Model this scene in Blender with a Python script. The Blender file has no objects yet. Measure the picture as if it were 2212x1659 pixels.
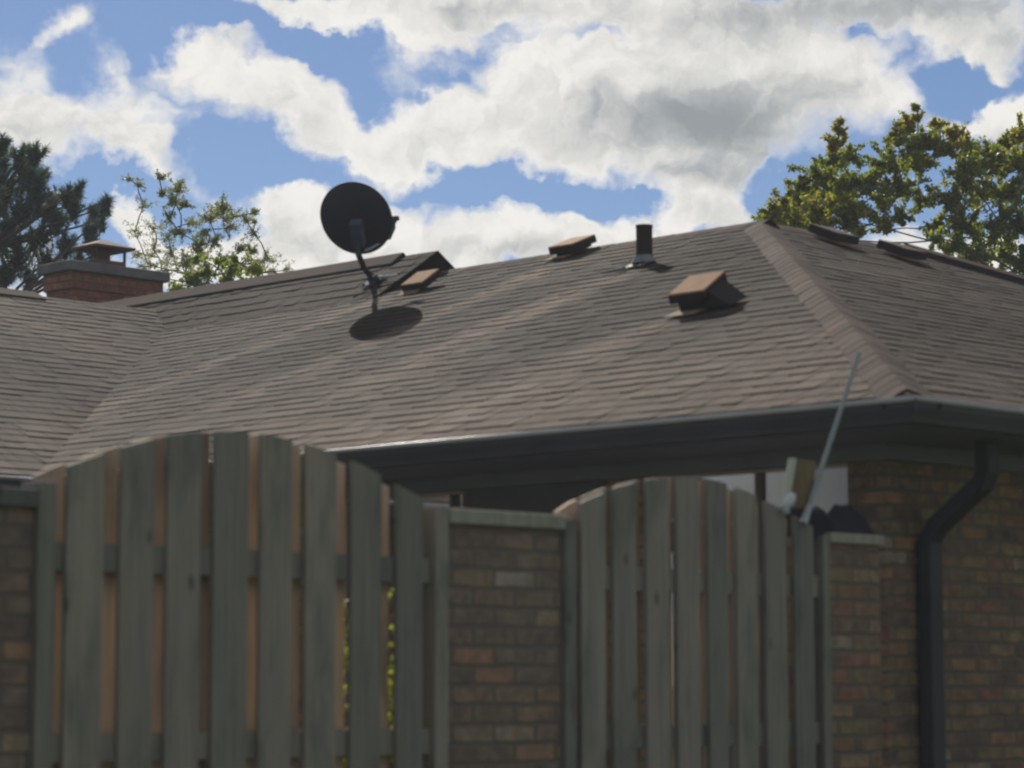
import bpy, math, random
import numpy as np
from mathutils import Vector, Matrix

sc = bpy.context.scene
COL = sc.collection
R = math.radians
EYE = 1.5                       # height of the camera above the ground, metres
W, H, F, HZ = 2212, 1659, 5780, 1475     # working picture size, focal length and horizon row in its pixels

# ---------------------------------------------------------------- camera
PITCH = math.atan((HZ - H / 2) / F)
cam_d = bpy.data.cameras.new('camera')
cam = bpy.data.objects.new('camera', cam_d)
COL.objects.link(cam)
cam.location = (0, 0, EYE)
cam.rotation_euler = (math.pi / 2 + PITCH, 0, 0)
cam_d.sensor_width = 36
cam_d.lens = 36 * F / W
cam_d.clip_start = 0.1
cam_d.clip_end = 5000
cam_d.dof.use_dof = True
cam_d.dof.focus_distance = 200
cam_d.dof.aperture_fstop = cam_d.lens / 19.0      # 19 mm opening: the photo is a little soft up close
sc.camera = cam

# ---------------------------------------------------------------- sun, sky, exposure
SUN_AZ, SUN_EL = R(12), R(35)            # left of straight ahead, above the horizon: the sun stands behind the house
SUN_DIR = Vector((-math.sin(SUN_AZ) * math.cos(SUN_EL), math.cos(SUN_AZ) * math.cos(SUN_EL), math.sin(SUN_EL)))
sun_d = bpy.data.lights.new('sun', 'SUN')
sun_d.energy = 5.0
sun_d.angle = R(0.6)
sun_d.color = (1.0, 0.93, 0.83)
sun = bpy.data.objects.new('sun', sun_d)
COL.objects.link(sun)
sun.rotation_euler = SUN_DIR.to_track_quat('Z', 'Y').to_euler()
sun.location = (0, 0, 60)

FWD = Vector((0, math.cos(PITCH), math.sin(PITCH)))
UPV = Vector((0, -math.sin(PITCH), math.cos(PITCH)))
RGT = Vector((1, 0, 0))
EYEV = Vector((0, 0, EYE))


def ray(px, py):
    return (FWD * F + RGT * (px - W / 2) + UPV * (H / 2 - py)).normalized()


def hit(px, py, P, n):
    d = ray(px, py)
    return EYEV + d * ((Vector(P) - EYEV).dot(n) / d.dot(n))


def at(px, py, Y):                       # the point seen at that pixel, Y metres ahead
    return hit(px, py, (0, Y, 0), Vector((0, 1, 0)))


def build_world():
    w = bpy.data.worlds.new('World')
    sc.world = w
    w.use_nodes = True
    nt = w.node_tree
    nt.nodes.clear()
    N = nt.nodes.new
    L = nt.links.new

    def math_(op, a, b=None, c=None, clamp=False):
        n = N('ShaderNodeMath')
        n.operation = op
        n.use_clamp = clamp
        for i, v in enumerate((a, b, c)):
            if v is None:
                continue
            if isinstance(v, (int, float)):
                n.inputs[i].default_value = v
            else:
                L(v, n.inputs[i])
        return n.outputs[0]

    def vmath(op, a, b):
        n = N('ShaderNodeVectorMath')
        n.operation = op
        for i, v in enumerate((a, b)):
            if isinstance(v, (tuple, list)):
                n.inputs[i].default_value = v
            else:
                L(v, n.inputs[i])
        return n.outputs[0]

    def noise(vec, scale, detail=6, rough=0.55, dist=0.0):
        n = N('ShaderNodeTexNoise')
        n.inputs['Scale'].default_value = scale
        n.inputs['Detail'].default_value = detail
        n.inputs['Roughness'].default_value = rough
        n.inputs['Distortion'].default_value = dist
        L(vec, n.inputs['Vector'])
        return n

    def smooth(v, a, b, lo=0.0, hi=1.0):
        n = N('ShaderNodeMapRange')
        n.interpolation_type = 'SMOOTHSTEP'
        n.inputs['From Min'].default_value = a
        n.inputs['From Max'].default_value = b
        n.inputs['To Min'].default_value = lo
        n.inputs['To Max'].default_value = hi
        L(v, n.inputs['Value'])
        return n.outputs[0]

    tc = N('ShaderNodeTexCoord')
    dirv = tc.outputs['Generated']
    sep = N('ShaderNodeSeparateXYZ')
    L(dirv, sep.inputs[0])
    yy = math_('MAXIMUM', sep.outputs[1], 0.03)
    comb = N('ShaderNodeCombineXYZ')          # bearing and height of the direction, in thousandths of the focal length
    L(math_('MULTIPLY', math_('DIVIDE', sep.outputs[0], yy), F / 1000), comb.inputs[0])
    L(math_('MULTIPLY', math_('DIVIDE', sep.outputs[2], yy), F / 1000), comb.inputs[1])
    Q = comb.outputs[0]

    n1 = noise(Q, 4.2, 4, 0.6)
    n2 = noise(Q, 17.0, 5, 0.62)
    w1 = vmath('MULTIPLY', vmath('SUBTRACT', n1.outputs['Color'], (0.5, 0.5, 0.5)), (0.26, 0.26, 0))
    w2 = vmath('MULTIPLY', vmath('SUBTRACT', n2.outputs['Color'], (0.5, 0.5, 0.5)), (0.06, 0.06, 0))
    Wv = vmath('ADD', vmath('ADD', Q, w1), w2)

    def blobs(lst, vec):
        acc = None
        for (px, py, rx, ry, rot, amp) in lst:
            d = ray(px, py)
            m = N('ShaderNodeMapping')
            m.vector_type = 'TEXTURE'
            m.inputs['Location'].default_value = (d.x / d.y * F / 1000, d.z / d.y * F / 1000, 0)
            m.inputs['Rotation'].default_value = (0, 0, R(-rot))
            m.inputs['Scale'].default_value = (rx / 1000 * 1.45, ry / 1000 * 1.45, 1)
            L(vec, m.inputs['Vector'])
            g = N('ShaderNodeTexGradient')
            g.gradient_type = 'SPHERICAL'
            L(m.outputs[0], g.inputs[0])
            acc = math_('MULTIPLY', g.outputs['Fac'], amp) if acc is None else math_('MULTIPLY_ADD', g.outputs['Fac'], amp, acc)
        return acc

    # cloud banks: column, row, half width, half height, tilt (down to the right), weight
    CL = [
        (40, 250, 110, 110, 20, 1.3), (200, 290, 190, 75, 8, 1.3), (320, 350, 95, 40, 20, 1.0),
        (150, 58, 66, 42, -20, 1.25), (90, 95, 40, 22, -20, .5), (220, 160, 55, 70, 0, .75), (20, 130, 60, 70, 0, .5),
        (290, 190, 70, 80, 20, .65),
        (420, 150, 120, 60, 15, 1.1), (560, 190, 170, 75, 20, 1.4), (690, 250, 150, 70, 25, 1.3), (800, 320, 110, 55, 25, 1.1),
        (540, 95, 50, 24, -20, .5), (400, 270, 110, 60, 10, .7), (830, 360, 90, 40, 30, .7), (590, 330, 60, 18, 20, .35),
        (930, 300, 140, 80, -10, 1.3), (1050, 220, 170, 100, -10, 1.4), (1250, 170, 190, 110, 0, 1.3), (1420, 180, 220, 130, 0, 1.4),
        (1640, 200, 220, 150, 0, 1.5), (1850, 160, 150, 110, 20, 1.1), (1960, 200, 70, 60, 20, .6),
        (1150, 310, 200, 70, -8, 1.3), (1400, 320, 200, 65, 5, 1.2), (1560, 340, 110, 70, 20, 1.0), (1480, 385, 90, 32, 10, .8),
        (870, 130, 55, 50, 20, .7), (900, 95, 60, 40, 20, .6), (1130, 130, 70, 60, 0, .6), (1620, 340, 60, 60, 30, .5),
        (620, 10, 110, 34, 5, 1.1), (780, 35, 190, 42, 8, 1.2), (1000, 20, 260, 65, 0, 1.5), (1300, 10, 260, 60, 0, 1.5),
        (1560, 60, 220, 60, -5, 1.2), (1640, 5, 260, 45, 0, 1.4), (1960, 20, 200, 45, 0, 1.3), (2060, 90, 140, 60, 25, 1.1),
        (2190, 60, 90, 70, 0, .9), (2100, 110, 60, 50, 0, .7), (2160, 110, 80, 60, 0, .9),
        (2150, 270, 120, 46, -6, 1.4), (2260, 260, 110, 60, 0, 1.3), (2060, 290, 60, 24, 0, .5), (2200, 165, 30, 20, 0, .4),
        (610, 430, 80, 42, -8, 1.2), (740, 450, 130, 65, 8, 1.5), (640, 500, 130, 60, 0, 1.3), (900, 510, 170, 60, 5, 1.5),
        (1130, 510, 140, 55, 0, 1.5), (1230, 480, 70, 40, -10, .8), (1330, 530, 160, 50, 0, 1.4), (1510, 430, 85, 50, 0, 1.5),
        (1430, 480, 90, 50, -10, 1.2), (1580, 475, 90, 45, 20, 1.2), (1000, 560, 500, 50, 0, 1.3), (800, 560, 500, 50, 0, 1.0),
        (255, 460, 60, 40, 50, 1.0), (320, 520, 120, 40, 35, 1.2), (430, 560, 140, 46, 10, 1.0), (60, 520, 100, 40, 0, .9),
        (90, 600, 300, 40, 0, .8), (450, 430, 60, 30, 20, .55), (560, 610, 200, 40, 0, .8), (1900, 560, 330, 60, 0, 1.0),
        (2150, 560, 200, 60, 0, .8), (1900, 700, 500, 80, 0, 1.2), (1000, 400, 40, 14, 0, .35),
    ]
    HOLES = [(1310, 88, 60, 26, 0, 1.0), (1105, 62, 70, 22, 10, .7), (1775, 38, 36, 24, 0, .9), (1850, 62, 44, 26, 20, .8),
             (925, 225, 40, 18, 40, .8), (960, 170, 60, 26, 20, .5), (1960, 110, 30, 40, 20, .4), (700, 110, 90, 40, 15, .6),
             (780, 200, 70, 40, 30, .4), (480, 330, 110, 50, 20, .8), (1150, 412, 270, 36, 2, 1.4), (520, 355, 130, 46, 25, 1.0), (430, 30, 130, 60, 0, .8), (660, 100, 120, 36, 12, .8), (300, 130, 50, 50, 0, .6), (110, 190, 60, 40, 40, .5), (170, 395, 120, 22, 8, .9), (620, 370, 110, 26, 12, .7), (1720, 400, 80, 60, 10, .6), (2060, 170, 45, 60, -10, .5), (2120, 200, 70, 40, 0, .6), (2080, 190, 60, 60, 0, .8),
             (1690, 420, 70, 60, 0, .5), (300, 90, 70, 60, 0, .5)]
    dens = math_('SUBTRACT', blobs(CL, Wv), blobs(HOLES, Wv))
    # elsewhere in the sky (beside, behind and overhead): scattered cloud from noise
    nsky = noise(dirv, 3.2, 6, 0.58)
    infront = smooth(sep.outputs[1], 0.93, 0.96)
    generic = smooth(nsky.outputs['Fac'], 0.44, 0.58)
    fb = noise(Q, 9.0, 8, 0.62)
    fbf = noise(Q, 34.0, 5, 0.6)
    fine = math_('ADD', math_('MULTIPLY', math_('SUBTRACT', fb.outputs['Fac'], 0.5), 0.85),
                 math_('MULTIPLY', math_('SUBTRACT', fbf.outputs['Fac'], 0.5), 0.32))
    dn = math_('ADD', math_('MULTIPLY', dens, 1.0), fine)
    alpha_f = smooth(dn, 0.08, 1.15)
    mixa = N('ShaderNodeMix')
    L(infront, mixa.inputs[0])
    L(math_('MULTIPLY', generic, 0.75), mixa.inputs[2])
    L(alpha_f, mixa.inputs[3])
    alpha = mixa.outputs[0]

    # thick parts of the banks are grey from below, puffs are modelled by the noise
    GREY = [(1330, 240, 200, 80, 0, .45), (1570, 240, 260, 120, 0, .75), (1540, 250, 130, 60, 0, .35), (1450, 290, 240, 80, 5, .5), (1640, 330, 160, 70, 20, .4),
            (1520, 375, 150, 34, 5, .5), (1050, 300, 150, 60, 0, .35), (1650, 20, 400, 70, 0, .7), (1480, 75, 180, 50, 0, .4), (2080, 20, 280, 70, 0, .6),
            (1000, 15, 300, 50, 0, .5), (1780, 180, 180, 90, 0, .45), (2130, 95, 150, 60, 20, .4), (1540, 460, 90, 36, 20, .5), (900, 555, 300, 40, 0, .35),
            (700, 510, 160, 50, 0, .35), (1200, 550, 280, 34, 0, .4), (250, 310, 180, 50, 8, .35), (2180, 305, 140, 34, 0, .4), (640, 240, 120, 40, 25, .25), (50, 280, 90, 50, 0, .25)]
    Wg = vmath('ADD', vmath('ADD', Q, vmath('MULTIPLY', w1, (0.4, 0.4, 0))), vmath('MULTIPLY', w2, (0.4, 0.4, 0)))
    gr = blobs(GREY, Wg)
    off = vmath('ADD', Wv, (-0.014, 0.03, 0))
    p1 = noise(Wv, 8.0, 5, 0.55)
    p2 = noise(off, 8.0, 5, 0.55)
    puff = math_('MULTIPLY', math_('SUBTRACT', p1.outputs['Fac'], p2.outputs['Fac']), 1.0)
    soft = noise(Q, 5.0, 3, 0.5)
    g2 = math_('ADD', math_('MULTIPLY', gr, 0.62), math_('MULTIPLY', math_('SUBTRACT', soft.outputs['Fac'], 0.45), 0.6))
    rim = smooth(alpha_f, 0.25, 1.0, 0.15, 1.0)              # thin sunlit edges stay bright
    shade = math_('MULTIPLY', math_('SUBTRACT', g2, puff), rim)
    ramp = N('ShaderNodeValToRGB')
    ramp.color_ramp.interpolation = 'B_SPLINE'
    e = ramp.color_ramp.elements
    e[0].position, e[0].color = 0.0, (0.92, 0.90, 0.86, 1)
    e[1].position, e[1].color = 1.0, (0.27, 0.30, 0.325, 1)
    m_ = ramp.color_ramp.elements.new(0.25)
    m_.color = (0.80, 0.785, 0.75, 1)
    m_ = ramp.color_ramp.elements.new(0.6)
    m_.color = (0.48, 0.495, 0.50, 1)
    L(math_('ADD', shade, 0.06, clamp=True), ramp.inputs[0])

    sky = N('ShaderNodeTexSky')
    sky.sky_type = 'NISHITA'
    sky.sun_disc = False
    sky.sun_elevation = SUN_EL
    sky.sun_rotation = -SUN_AZ
    sky.altitude = 300
    sky.air_density = 1.0
    sky.dust_density = 0.2
    sky.ozone_density = 3.0
    tint = N('ShaderNodeMix')
    tint.data_type = 'RGBA'
    tint.blend_type = 'MULTIPLY'
    tint.inputs[0].default_value = 1
    L(sky.outputs[0], tint.inputs[6])
    tint.inputs[7].default_value = (0.72, 0.78, 0.93, 1)      # deep blue of a clear dry day
    bg1 = N('ShaderNodeBackground')
    bg1.inputs['Strength'].default_value = SKY_STRENGTH
    L(tint.outputs[2], bg1.inputs['Color'])
    bg2 = N('ShaderNodeBackground')
    bg2.inputs['Strength'].default_value = 1.0
    L(ramp.outputs[0], bg2.inputs['Color'])
    mx = N('ShaderNodeMixShader')
    L(alpha, mx.inputs[0])
    L(bg1.outputs[0], mx.inputs[1])
    L(bg2.outputs[0], mx.inputs[2])
    out = N('ShaderNodeOutputWorld')
    L(mx.outputs[0], out.inputs[0])


HAZE = 0.0013
SKY_STRENGTH = 0.071
build_world()
sc.view_settings.view_transform = 'Standard'
sc.view_settings.look = 'None'
sc.view_settings.exposure = 0.0
sc.view_settings.gamma = 1.0
sc.view_settings.use_curve_mapping = False
sc.cycles.use_denoising = True
sc.cycles.max_bounces = 8
sc.cycles.transparent_max_bounces = 12
sc.cycles.filter_width = 1.8

# ---------------------------------------------------------------- helpers
rnd = random.Random(7)


def thing(name, label, cat, loc=(0, 0, 0), group=None):
    o = bpy.data.objects.new(name, None)
    o.empty_display_size = 0.2
    COL.objects.link(o)
    o.location = loc
    tag(o, label, cat, group)
    return o


def tag(o, label, cat, group=None, kind=None):
    if label:
        o['label'] = label
    if cat:
        o['category'] = cat
    if group:
        o['group'] = group
    if kind:
        o['kind'] = kind
    return o


def world_loc(o):
    v = Vector(o.location)
    while o.parent:
        o = o.parent
        v = v + Vector(o.location)
    return v


class MB:
    """collects faces in world metres; build() links them as one mesh object"""

    def __init__(self):
        self.v, self.f, self.uv, self.c = [], [], [], []

    def face(self, pts, uv=None, col=None):
        i = len(self.v)
        self.v += [tuple(p) for p in pts]
        self.f.append(tuple(range(i, i + len(pts))))
        self.uv.append(uv or [(0, 0)] * len(pts))
        self.c.append(col if isinstance(col, list) else [col or (.5, .5, .5)] * len(pts))

    def box(self, o, x, y, z, lx, ly, lz, col=None):
        """box from corner o along unit vectors x,y,z"""
        o = Vector(o)
        X, Y, Z = Vector(x) * lx, Vector(y) * ly, Vector(z) * lz
        p = [o, o + X, o + X + Y, o + Y, o + Z, o + X + Z, o + X + Y + Z, o + Y + Z]
        if X.cross(Y).dot(Z) < 0:
            p = [p[1], p[0], p[3], p[2], p[5], p[4], p[7], p[6]]
        for q, (a, b) in (((0, 3, 2, 1), (lx, ly)), ((4, 5, 6, 7), (lx, ly)), ((0, 1, 5, 4), (lx, lz)), ((1, 2, 6, 5), (ly, lz)),
                          ((2, 3, 7, 6), (lx, lz)), ((3, 0, 4, 7), (ly, lz))):
            self.face([p[k] for k in q], [(0, 0), (a, 0), (a, b), (0, b)], col)

    def hexa(self, p, col=None):
        """eight corners: bottom ring 0-3 then top ring 4-7"""
        for q in ((0, 3, 2, 1), (4, 5, 6, 7), (0, 1, 5, 4), (1, 2, 6, 5), (2, 3, 7, 6), (3, 0, 4, 7)):
            self.face([p[k] for k in q], None, col)

    def tube(self, pts, rad, n=6, cap=True, col=None):
        rings = []
        up = Vector((0.13, 0.21, 0.97)).normalized()
        for i, p in enumerate(pts):
            a = Vector(pts[max(i - 1, 0)])
            b = Vector(pts[min(i + 1, len(pts) - 1)])
            t = (b - a).normalized()
            s = t.cross(up if abs(t.dot(up)) < 0.95 else Vector((1, 0, 0))).normalized()
            u = s.cross(t)
            r = rad[i] if isinstance(rad, (list, tuple)) else rad
            rings.append([Vector(p) + (s * math.cos(2 * math.pi * k / n) + u * math.sin(2 * math.pi * k / n)) * r for k in range(n)])
        for i in range(len(rings) - 1):
            for k in range(n):
                self.face([rings[i][k], rings[i][(k + 1) % n], rings[i + 1][(k + 1) % n], rings[i + 1][k]], None, col)
        if cap:
            self.face(rings[0][::-1], None, col)
            self.face(rings[-1], None, col)

    def sweep(self, prof_a, prof_b, cap=True, closed=True, col=None):
        """ruled strip between two equal profiles"""
        n = len(prof_a)
        Lx = (Vector(prof_b[0]) - Vector(prof_a[0])).length
        for k in range(n if closed else n - 1):
            j = (k + 1) % n
            self.face([prof_a[k], prof_b[k], prof_b[j], prof_a[j]], [(0, k), (Lx, k), (Lx, k + 1), (0, k + 1)], col)
        if cap and closed:
            self.face(list(prof_a), None, col)
            self.face(list(prof_b)[::-1], None, col)

    def build(self, name, mat, parent=None, smooth=False, bevel=0.0, loc=None):
        off = world_loc(parent) if parent else Vector(loc or (0, 0, 0))
        me = bpy.data.meshes.new(name)
        me.from_pydata([(a - off.x, b - off.y, c - off.z) for a, b, c in self.v], [], self.f)
        uvl = me.uv_layers.new(name='UVMap')
        uvl.data.foreach_set('uv', [x for f in self.uv for q in f for x in q])
        ca = me.color_attributes.new('tint', 'FLOAT_COLOR', 'CORNER')
        ca.data.foreach_set('color', [x for f in self.c for q in f for x in (q[0], q[1], q[2], 1.0)])
        o = bpy.data.objects.new(name, me)
        COL.objects.link(o)
        me.materials.append(mat)
        if parent:
            o.parent = parent
        elif loc:
            o.location = loc
        if bevel or smooth:
            import bmesh
            bm = bmesh.new()
            bm.from_mesh(me)
            bmesh.ops.remove_doubles(bm, verts=bm.verts, dist=1e-5)
            bmesh.ops.recalc_face_normals(bm, faces=bm.faces)
            bm.to_mesh(me)
            bm.free()
        if smooth:
            for p in me.polygons:
                p.use_smooth = True
        if bevel:
            m = o.modifiers.new('bevel', 'BEVEL')
            m.width = bevel
            m.segments = 2
            m.limit_method = 'ANGLE'
        return o


# ---------------------------------------------------------------- materials
def new_mat(name):
    m = bpy.data.materials.new(name)
    m.use_nodes = True
    nt = m.node_tree
    b = nt.nodes['Principled BSDF']
    return m, nt, b


class NT:
    def __init__(self, nt):
        self.nt = nt

    def n(self, t, **kw):
        x = self.nt.nodes.new(t)
        for k, v in kw.items():
            if hasattr(x, k):
                setattr(x, k, v)
            else:
                x.inputs[k.replace('_', ' ').title()].default_value = v
        return x

    def l(self, a, b):
        self.nt.links.new(a, b)

    def noise(self, vec, scale, detail=4, rough=.55):
        x = self.nt.nodes.new('ShaderNodeTexNoise')
        x.inputs['Scale'].default_value = scale
        x.inputs['Detail'].default_value = detail
        x.inputs['Roughness'].default_value = rough
        if vec is not None:
            self.l(vec, x.inputs['Vector'])
        return x.outputs['Fac']

    def ramp(self, fac, stops, interp='LINEAR'):
        x = self.nt.nodes.new('ShaderNodeValToRGB')
        x.color_ramp.interpolation = interp
        els = x.color_ramp.elements
        while len(els) < len(stops):
            els.new(0.5)
        for e, (p, c) in zip(els, stops):
            e.position = p
            e.color = (*c, 1) if len(c) == 3 else c
        self.l(fac, x.inputs[0])
        return x.outputs['Color']

    def mix(self, fac, a, b, blend='MIX'):
        x = self.nt.nodes.new('ShaderNodeMix')
        x.data_type = 'RGBA'
        x.blend_type = blend
        for s, v in ((0, fac), (6, a), (7, b)):
            if isinstance(v, (int, float)):
                x.inputs[s].default_value = v
            elif isinstance(v, tuple):
                x.inputs[s].default_value = (*v, 1)
            else:
                self.l(v, x.inputs[s])
        return x.outputs[2]

    def math(self, op, a, b=None):
        x = self.nt.nodes.new('ShaderNodeMath')
        x.operation = op
        for i, v in enumerate((a, b)):
            if v is None:
                continue
            if isinstance(v, (int, float)):
                x.inputs[i].default_value = v
            else:
                self.l(v, x.inputs[i])
        return x.outputs[0]

    def scale(self, vec, s):
        x = self.nt.nodes.new('ShaderNodeMapping')
        x.inputs['Scale'].default_value = s
        self.l(vec, x.inputs['Vector'])
        return x.outputs[0]

    def bump(self, h, strength, dist=0.01):
        x = self.nt.nodes.new('ShaderNodeBump')
        x.inputs['Strength'].default_value = strength
        x.inputs['Distance'].default_value = dist
        self.l(h, x.inputs['Height'])
        return x.outputs[0]


def plain(name, col, rough=.6, metal=0.0, var=.12, scale=6.0, spec=.5):
    m, nt, b = new_mat(name)
    t = NT(nt)
    oc = t.n('ShaderNodeTexCoord').outputs['Object']
    f = t.noise(oc, scale, 5)
    c = t.ramp(f, [(.25, tuple(x * (1 - var) for x in col)), (.75, tuple(min(1, x * (1 + var)) for x in col))])
    t.l(c, b.inputs['Base Color'])
    r = t.math('ADD', t.math('MULTIPLY', t.noise(oc, scale * 4, 3), .2), rough - .1)
    t.l(r, b.inputs['Roughness'])
    b.inputs['Metallic'].default_value = metal
    b.inputs['Specular IOR Level'].default_value = spec
    return m


def shingle_mat(name, base):
    """asphalt shingles: tint.r random shade of the tab, tint.g how clean the metal run-off keeps it, tint.b hue"""
    m, nt, b = new_mat(name)
    t = NT(nt)
    at_ = t.n('ShaderNodeVertexColor', layer_name='tint').outputs['Color']
    sp = t.n('ShaderNodeSeparateColor')
    t.l(at_, sp.inputs[0])
    oc = t.n('ShaderNodeTexCoord').outputs['Object']
    c = t.ramp(sp.outputs[0], [(0, tuple(x * .78 for x in base)), (.5, base), (1, tuple(x * 1.22 for x in base))])
    c = t.mix(t.math('MULTIPLY', sp.outputs[2], .55), c, (base[0] * 1.05, base[1] * .95, base[2] * .95))
    gran = t.noise(oc, 260, 2)
    c = t.mix(.5, c, t.ramp(gran, [(.3, (.65, .65, .65)), (.7, (1.3, 1.3, 1.3))]), 'MULTIPLY')
    big = t.noise(oc, .9, 5)
    c = t.mix(.8, c, t.ramp(big, [(.35, (.78, .79, .8)), (.65, (1.12, 1.1, 1.07))]), 'MULTIPLY')
    f = t.math('ADD', t.math('MULTIPLY', sp.outputs[1], 2.1), .30)
    c = t.mix(1.0, c, f, 'MULTIPLY')
    c = t.mix(sp.outputs[1], c, (1.0, .965, .92), 'MULTIPLY')
    t.l(c, b.inputs['Base Color'])
    b.inputs['Roughness'].default_value = .9
    b.inputs['Specular IOR Level'].default_value = .04
    t.l(t.bump(gran, .25, .003), b.inputs['Normal'])
    return m


def brick_mat(name, stops, mortar, sat=1.0):
    m, nt, b = new_mat(name)
    t = NT(nt)
    uv = t.n('ShaderNodeTexCoord').outputs['UV']
    wob = t.n('ShaderNodeVectorMath', operation='MULTIPLY')
    ns = nt.nodes.new('ShaderNodeTexNoise')
    ns.inputs['Scale'].default_value = 14
    ns.inputs['Detail'].default_value = 4
    t.l(uv, ns.inputs['Vector'])
    t.l(ns.outputs['Color'], wob.inputs[0])
    wob.inputs[1].default_value = (.018, .018, 0)
    ad = t.n('ShaderNodeVectorMath', operation='ADD')
    t.l(uv, ad.inputs[0])
    t.l(wob.outputs[0], ad.inputs[1])
    br = nt.nodes.new('ShaderNodeTexBrick')
    br.offset = .5
    br.inputs['Color1'].default_value = (0, 0, 0, 1)
    br.inputs['Color2'].default_value = (1, 1, 1, 1)
    br.inputs['Mortar'].default_value = (.5, .5, .5, 1)
    br.inputs['Scale'].default_value = 1
    br.inputs['Mortar Size'].default_value = .011
    br.inputs['Mortar Smooth'].default_value = .55
    br.inputs['Bias'].default_value = 0
    br.inputs['Brick Width'].default_value = .205
    br.inputs['Row Height'].default_value = .0677
    t.l(ad.outputs[0], br.inputs['Vector'])
    c = t.ramp(br.outputs['Color'], stops, 'CONSTANT')
    grime = t.noise(uv, 14, 6, .65)
    c = t.mix(.9, c, t.ramp(grime, [(.3, (.5, .5, .5)), (.7, (1.35, 1.33, 1.3))]), 'MULTIPLY')
    spl = t.noise(uv, 38, 3)
    c = t.mix(t.ramp(spl, [(.55, (0, 0, 0)), (.7, (.3, .3, .3))]), c, mortar)
    mo = t.mix(t.noise(uv, 22, 4), tuple(x * .75 for x in mortar), mortar)
    c = t.mix(br.outputs['Fac'], c, mo)
    big = t.noise(uv, 1.1, 4)
    c = t.mix(.6, c, t.ramp(big, [(.35, (.75, .75, .76)), (.68, (1.12, 1.1, 1.08))]), 'MULTIPLY')
    t.l(c, b.inputs['Base Color'])
    b.inputs['Roughness'].default_value = .9
    hgt = t.math('ADD', t.math('MULTIPLY', br.outputs['Fac'], -1.0), t.math('MULTIPLY', grime, .35))
    t.l(t.bump(hgt, .8, .006), b.inputs['Normal'])
    return m


def wood_mat(name, base, spread=.2, rough=.85):
    """weathered boards: grain and checks run up the board, tint.r shade of the single board"""
    m, nt, b = new_mat(name)
    t = NT(nt)
    oc = t.n('ShaderNodeTexCoord').outputs['Object']
    at_ = t.n('ShaderNodeVertexColor', layer_name='tint').outputs['Color']
    sp = t.n('ShaderNodeSeparateColor')
    t.l(at_, sp.inputs[0])
    grain = t.noise(t.scale(oc, (60, 60, 2.2)), 1.0, 6, .6)
    c = t.ramp(grain, [(.25, tuple(x * .72 for x in base)), (.5, base), (.8, tuple(x * 1.2 for x in base))])
    c = t.mix(.9, c, t.ramp(sp.outputs[0], [(0, (1 - spread, 1 - spread * .9, 1 - spread * .8)), (.5, (1, 1, 1)), (1, (1 + spread, 1 + spread * .85, 1 + spread * .6))]), 'MULTIPLY')
    st = t.noise(t.scale(oc, (7, 7, 2.0)), 1.0, 5, .6)
    c = t.mix(.85, c, t.ramp(st, [(.30, (.42, .47, .48)), (.48, (.95, .96, .96)), (.75, (1.14, 1.11, 1.04))]), 'MULTIPLY')
    kn = nt.nodes.new('ShaderNodeTexVoronoi')
    kn.inputs['Scale'].default_value = 1
    t.l(t.scale(oc, (6, 6, 3.2)), kn.inputs['Vector'])
    c = t.mix(t.ramp(kn.outputs['Distance'], [(.05, (.75, .75, .75)), (.11, (0, 0, 0))]), c, tuple(x * .35 for x in base))
    t.l(c, b.inputs['Base Color'])
    b.inputs['Roughness'].default_value = rough
    b.inputs['Specular IOR Level'].default_value = .3
    t.l(t.bump(grain, .35, .004), b.inputs['Normal'])
    return m


def leaf_mat(name, stops, trans=.35, rough=.5):
    m, nt, b = new_mat(name)
    t = NT(nt)
    at_ = t.n('ShaderNodeVertexColor', layer_name='tint').outputs['Color']
    sp = t.n('ShaderNodeSeparateColor')
    t.l(at_, sp.inputs[0])
    c = t.ramp(sp.outputs[0], stops)
    t.l(c, b.inputs['Base Color'])
    b.inputs['Roughness'].default_value = rough
    b.inputs['Specular IOR Level'].default_value = .3
    tr = nt.nodes.new('ShaderNodeBsdfTranslucent')
    t.l(t.mix(.5, c, (1.0, 1.15, .5), 'MULTIPLY'), tr.inputs['Color'])
    mx = nt.nodes.new('ShaderNodeMixShader')
    mx.inputs[0].default_value = trans
    t.l(b.outputs[0], mx.inputs[1])
    t.l(tr.outputs[0], mx.inputs[2])
    t.l(mx.outputs[0], nt.nodes['Material Output'].inputs[0])
    return m


M = {}
M['shingle'] = shingle_mat('asphalt_shingle', (.069, .058, .048))
M['cap'] = shingle_mat('cap_shingle', (.080, .062, .052))
M['brick'] = brick_mat('mixed_brick', [(0, (.125, .095, .070)), (.05, (.18, .125, .080)), (.2, (.225, .145, .085)), (.34, (.185, .135, .087)), (.46, (.215, .155, .085)),
                                       (.58, (.205, .12, .075)), (.68, (.29, .165, .09)), (.76, (.15, .115, .082)), (.85, (.25, .18, .10)), (.92, (.23, .12, .08)), (.98, (.27, .22, .155))],
                       (.145, .118, .085))
M['pier_brick'] = brick_mat('pier_brick', [(0, (.175, .135, .10)), (.1, (.21, .15, .108)), (.26, (.23, .16, .108)), (.38, (.19, .15, .108)), (.5, (.235, .18, .118)),
                                           (.6, (.205, .14, .104)), (.7, (.285, .17, .105)), (.78, (.17, .135, .105)), (.86, (.27, .215, .14)), (.975, (.28, .255, .20))],
                            (.15, .125, .095))
M['chimney_brick'] = brick_mat('chimney_brick', [(0, (.2, .08, .05)), (.25, (.27, .11, .065)), (.5, (.24, .095, .06)), (.75, (.31, .13, .075))], (.17, .10, .07))
M['wood'] = wood_mat('weathered_wood', (.225, .210, .170), spread=.26)
M['wood_dark'] = wood_mat('dark_cap_wood', (.10, .105, .092))
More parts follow.
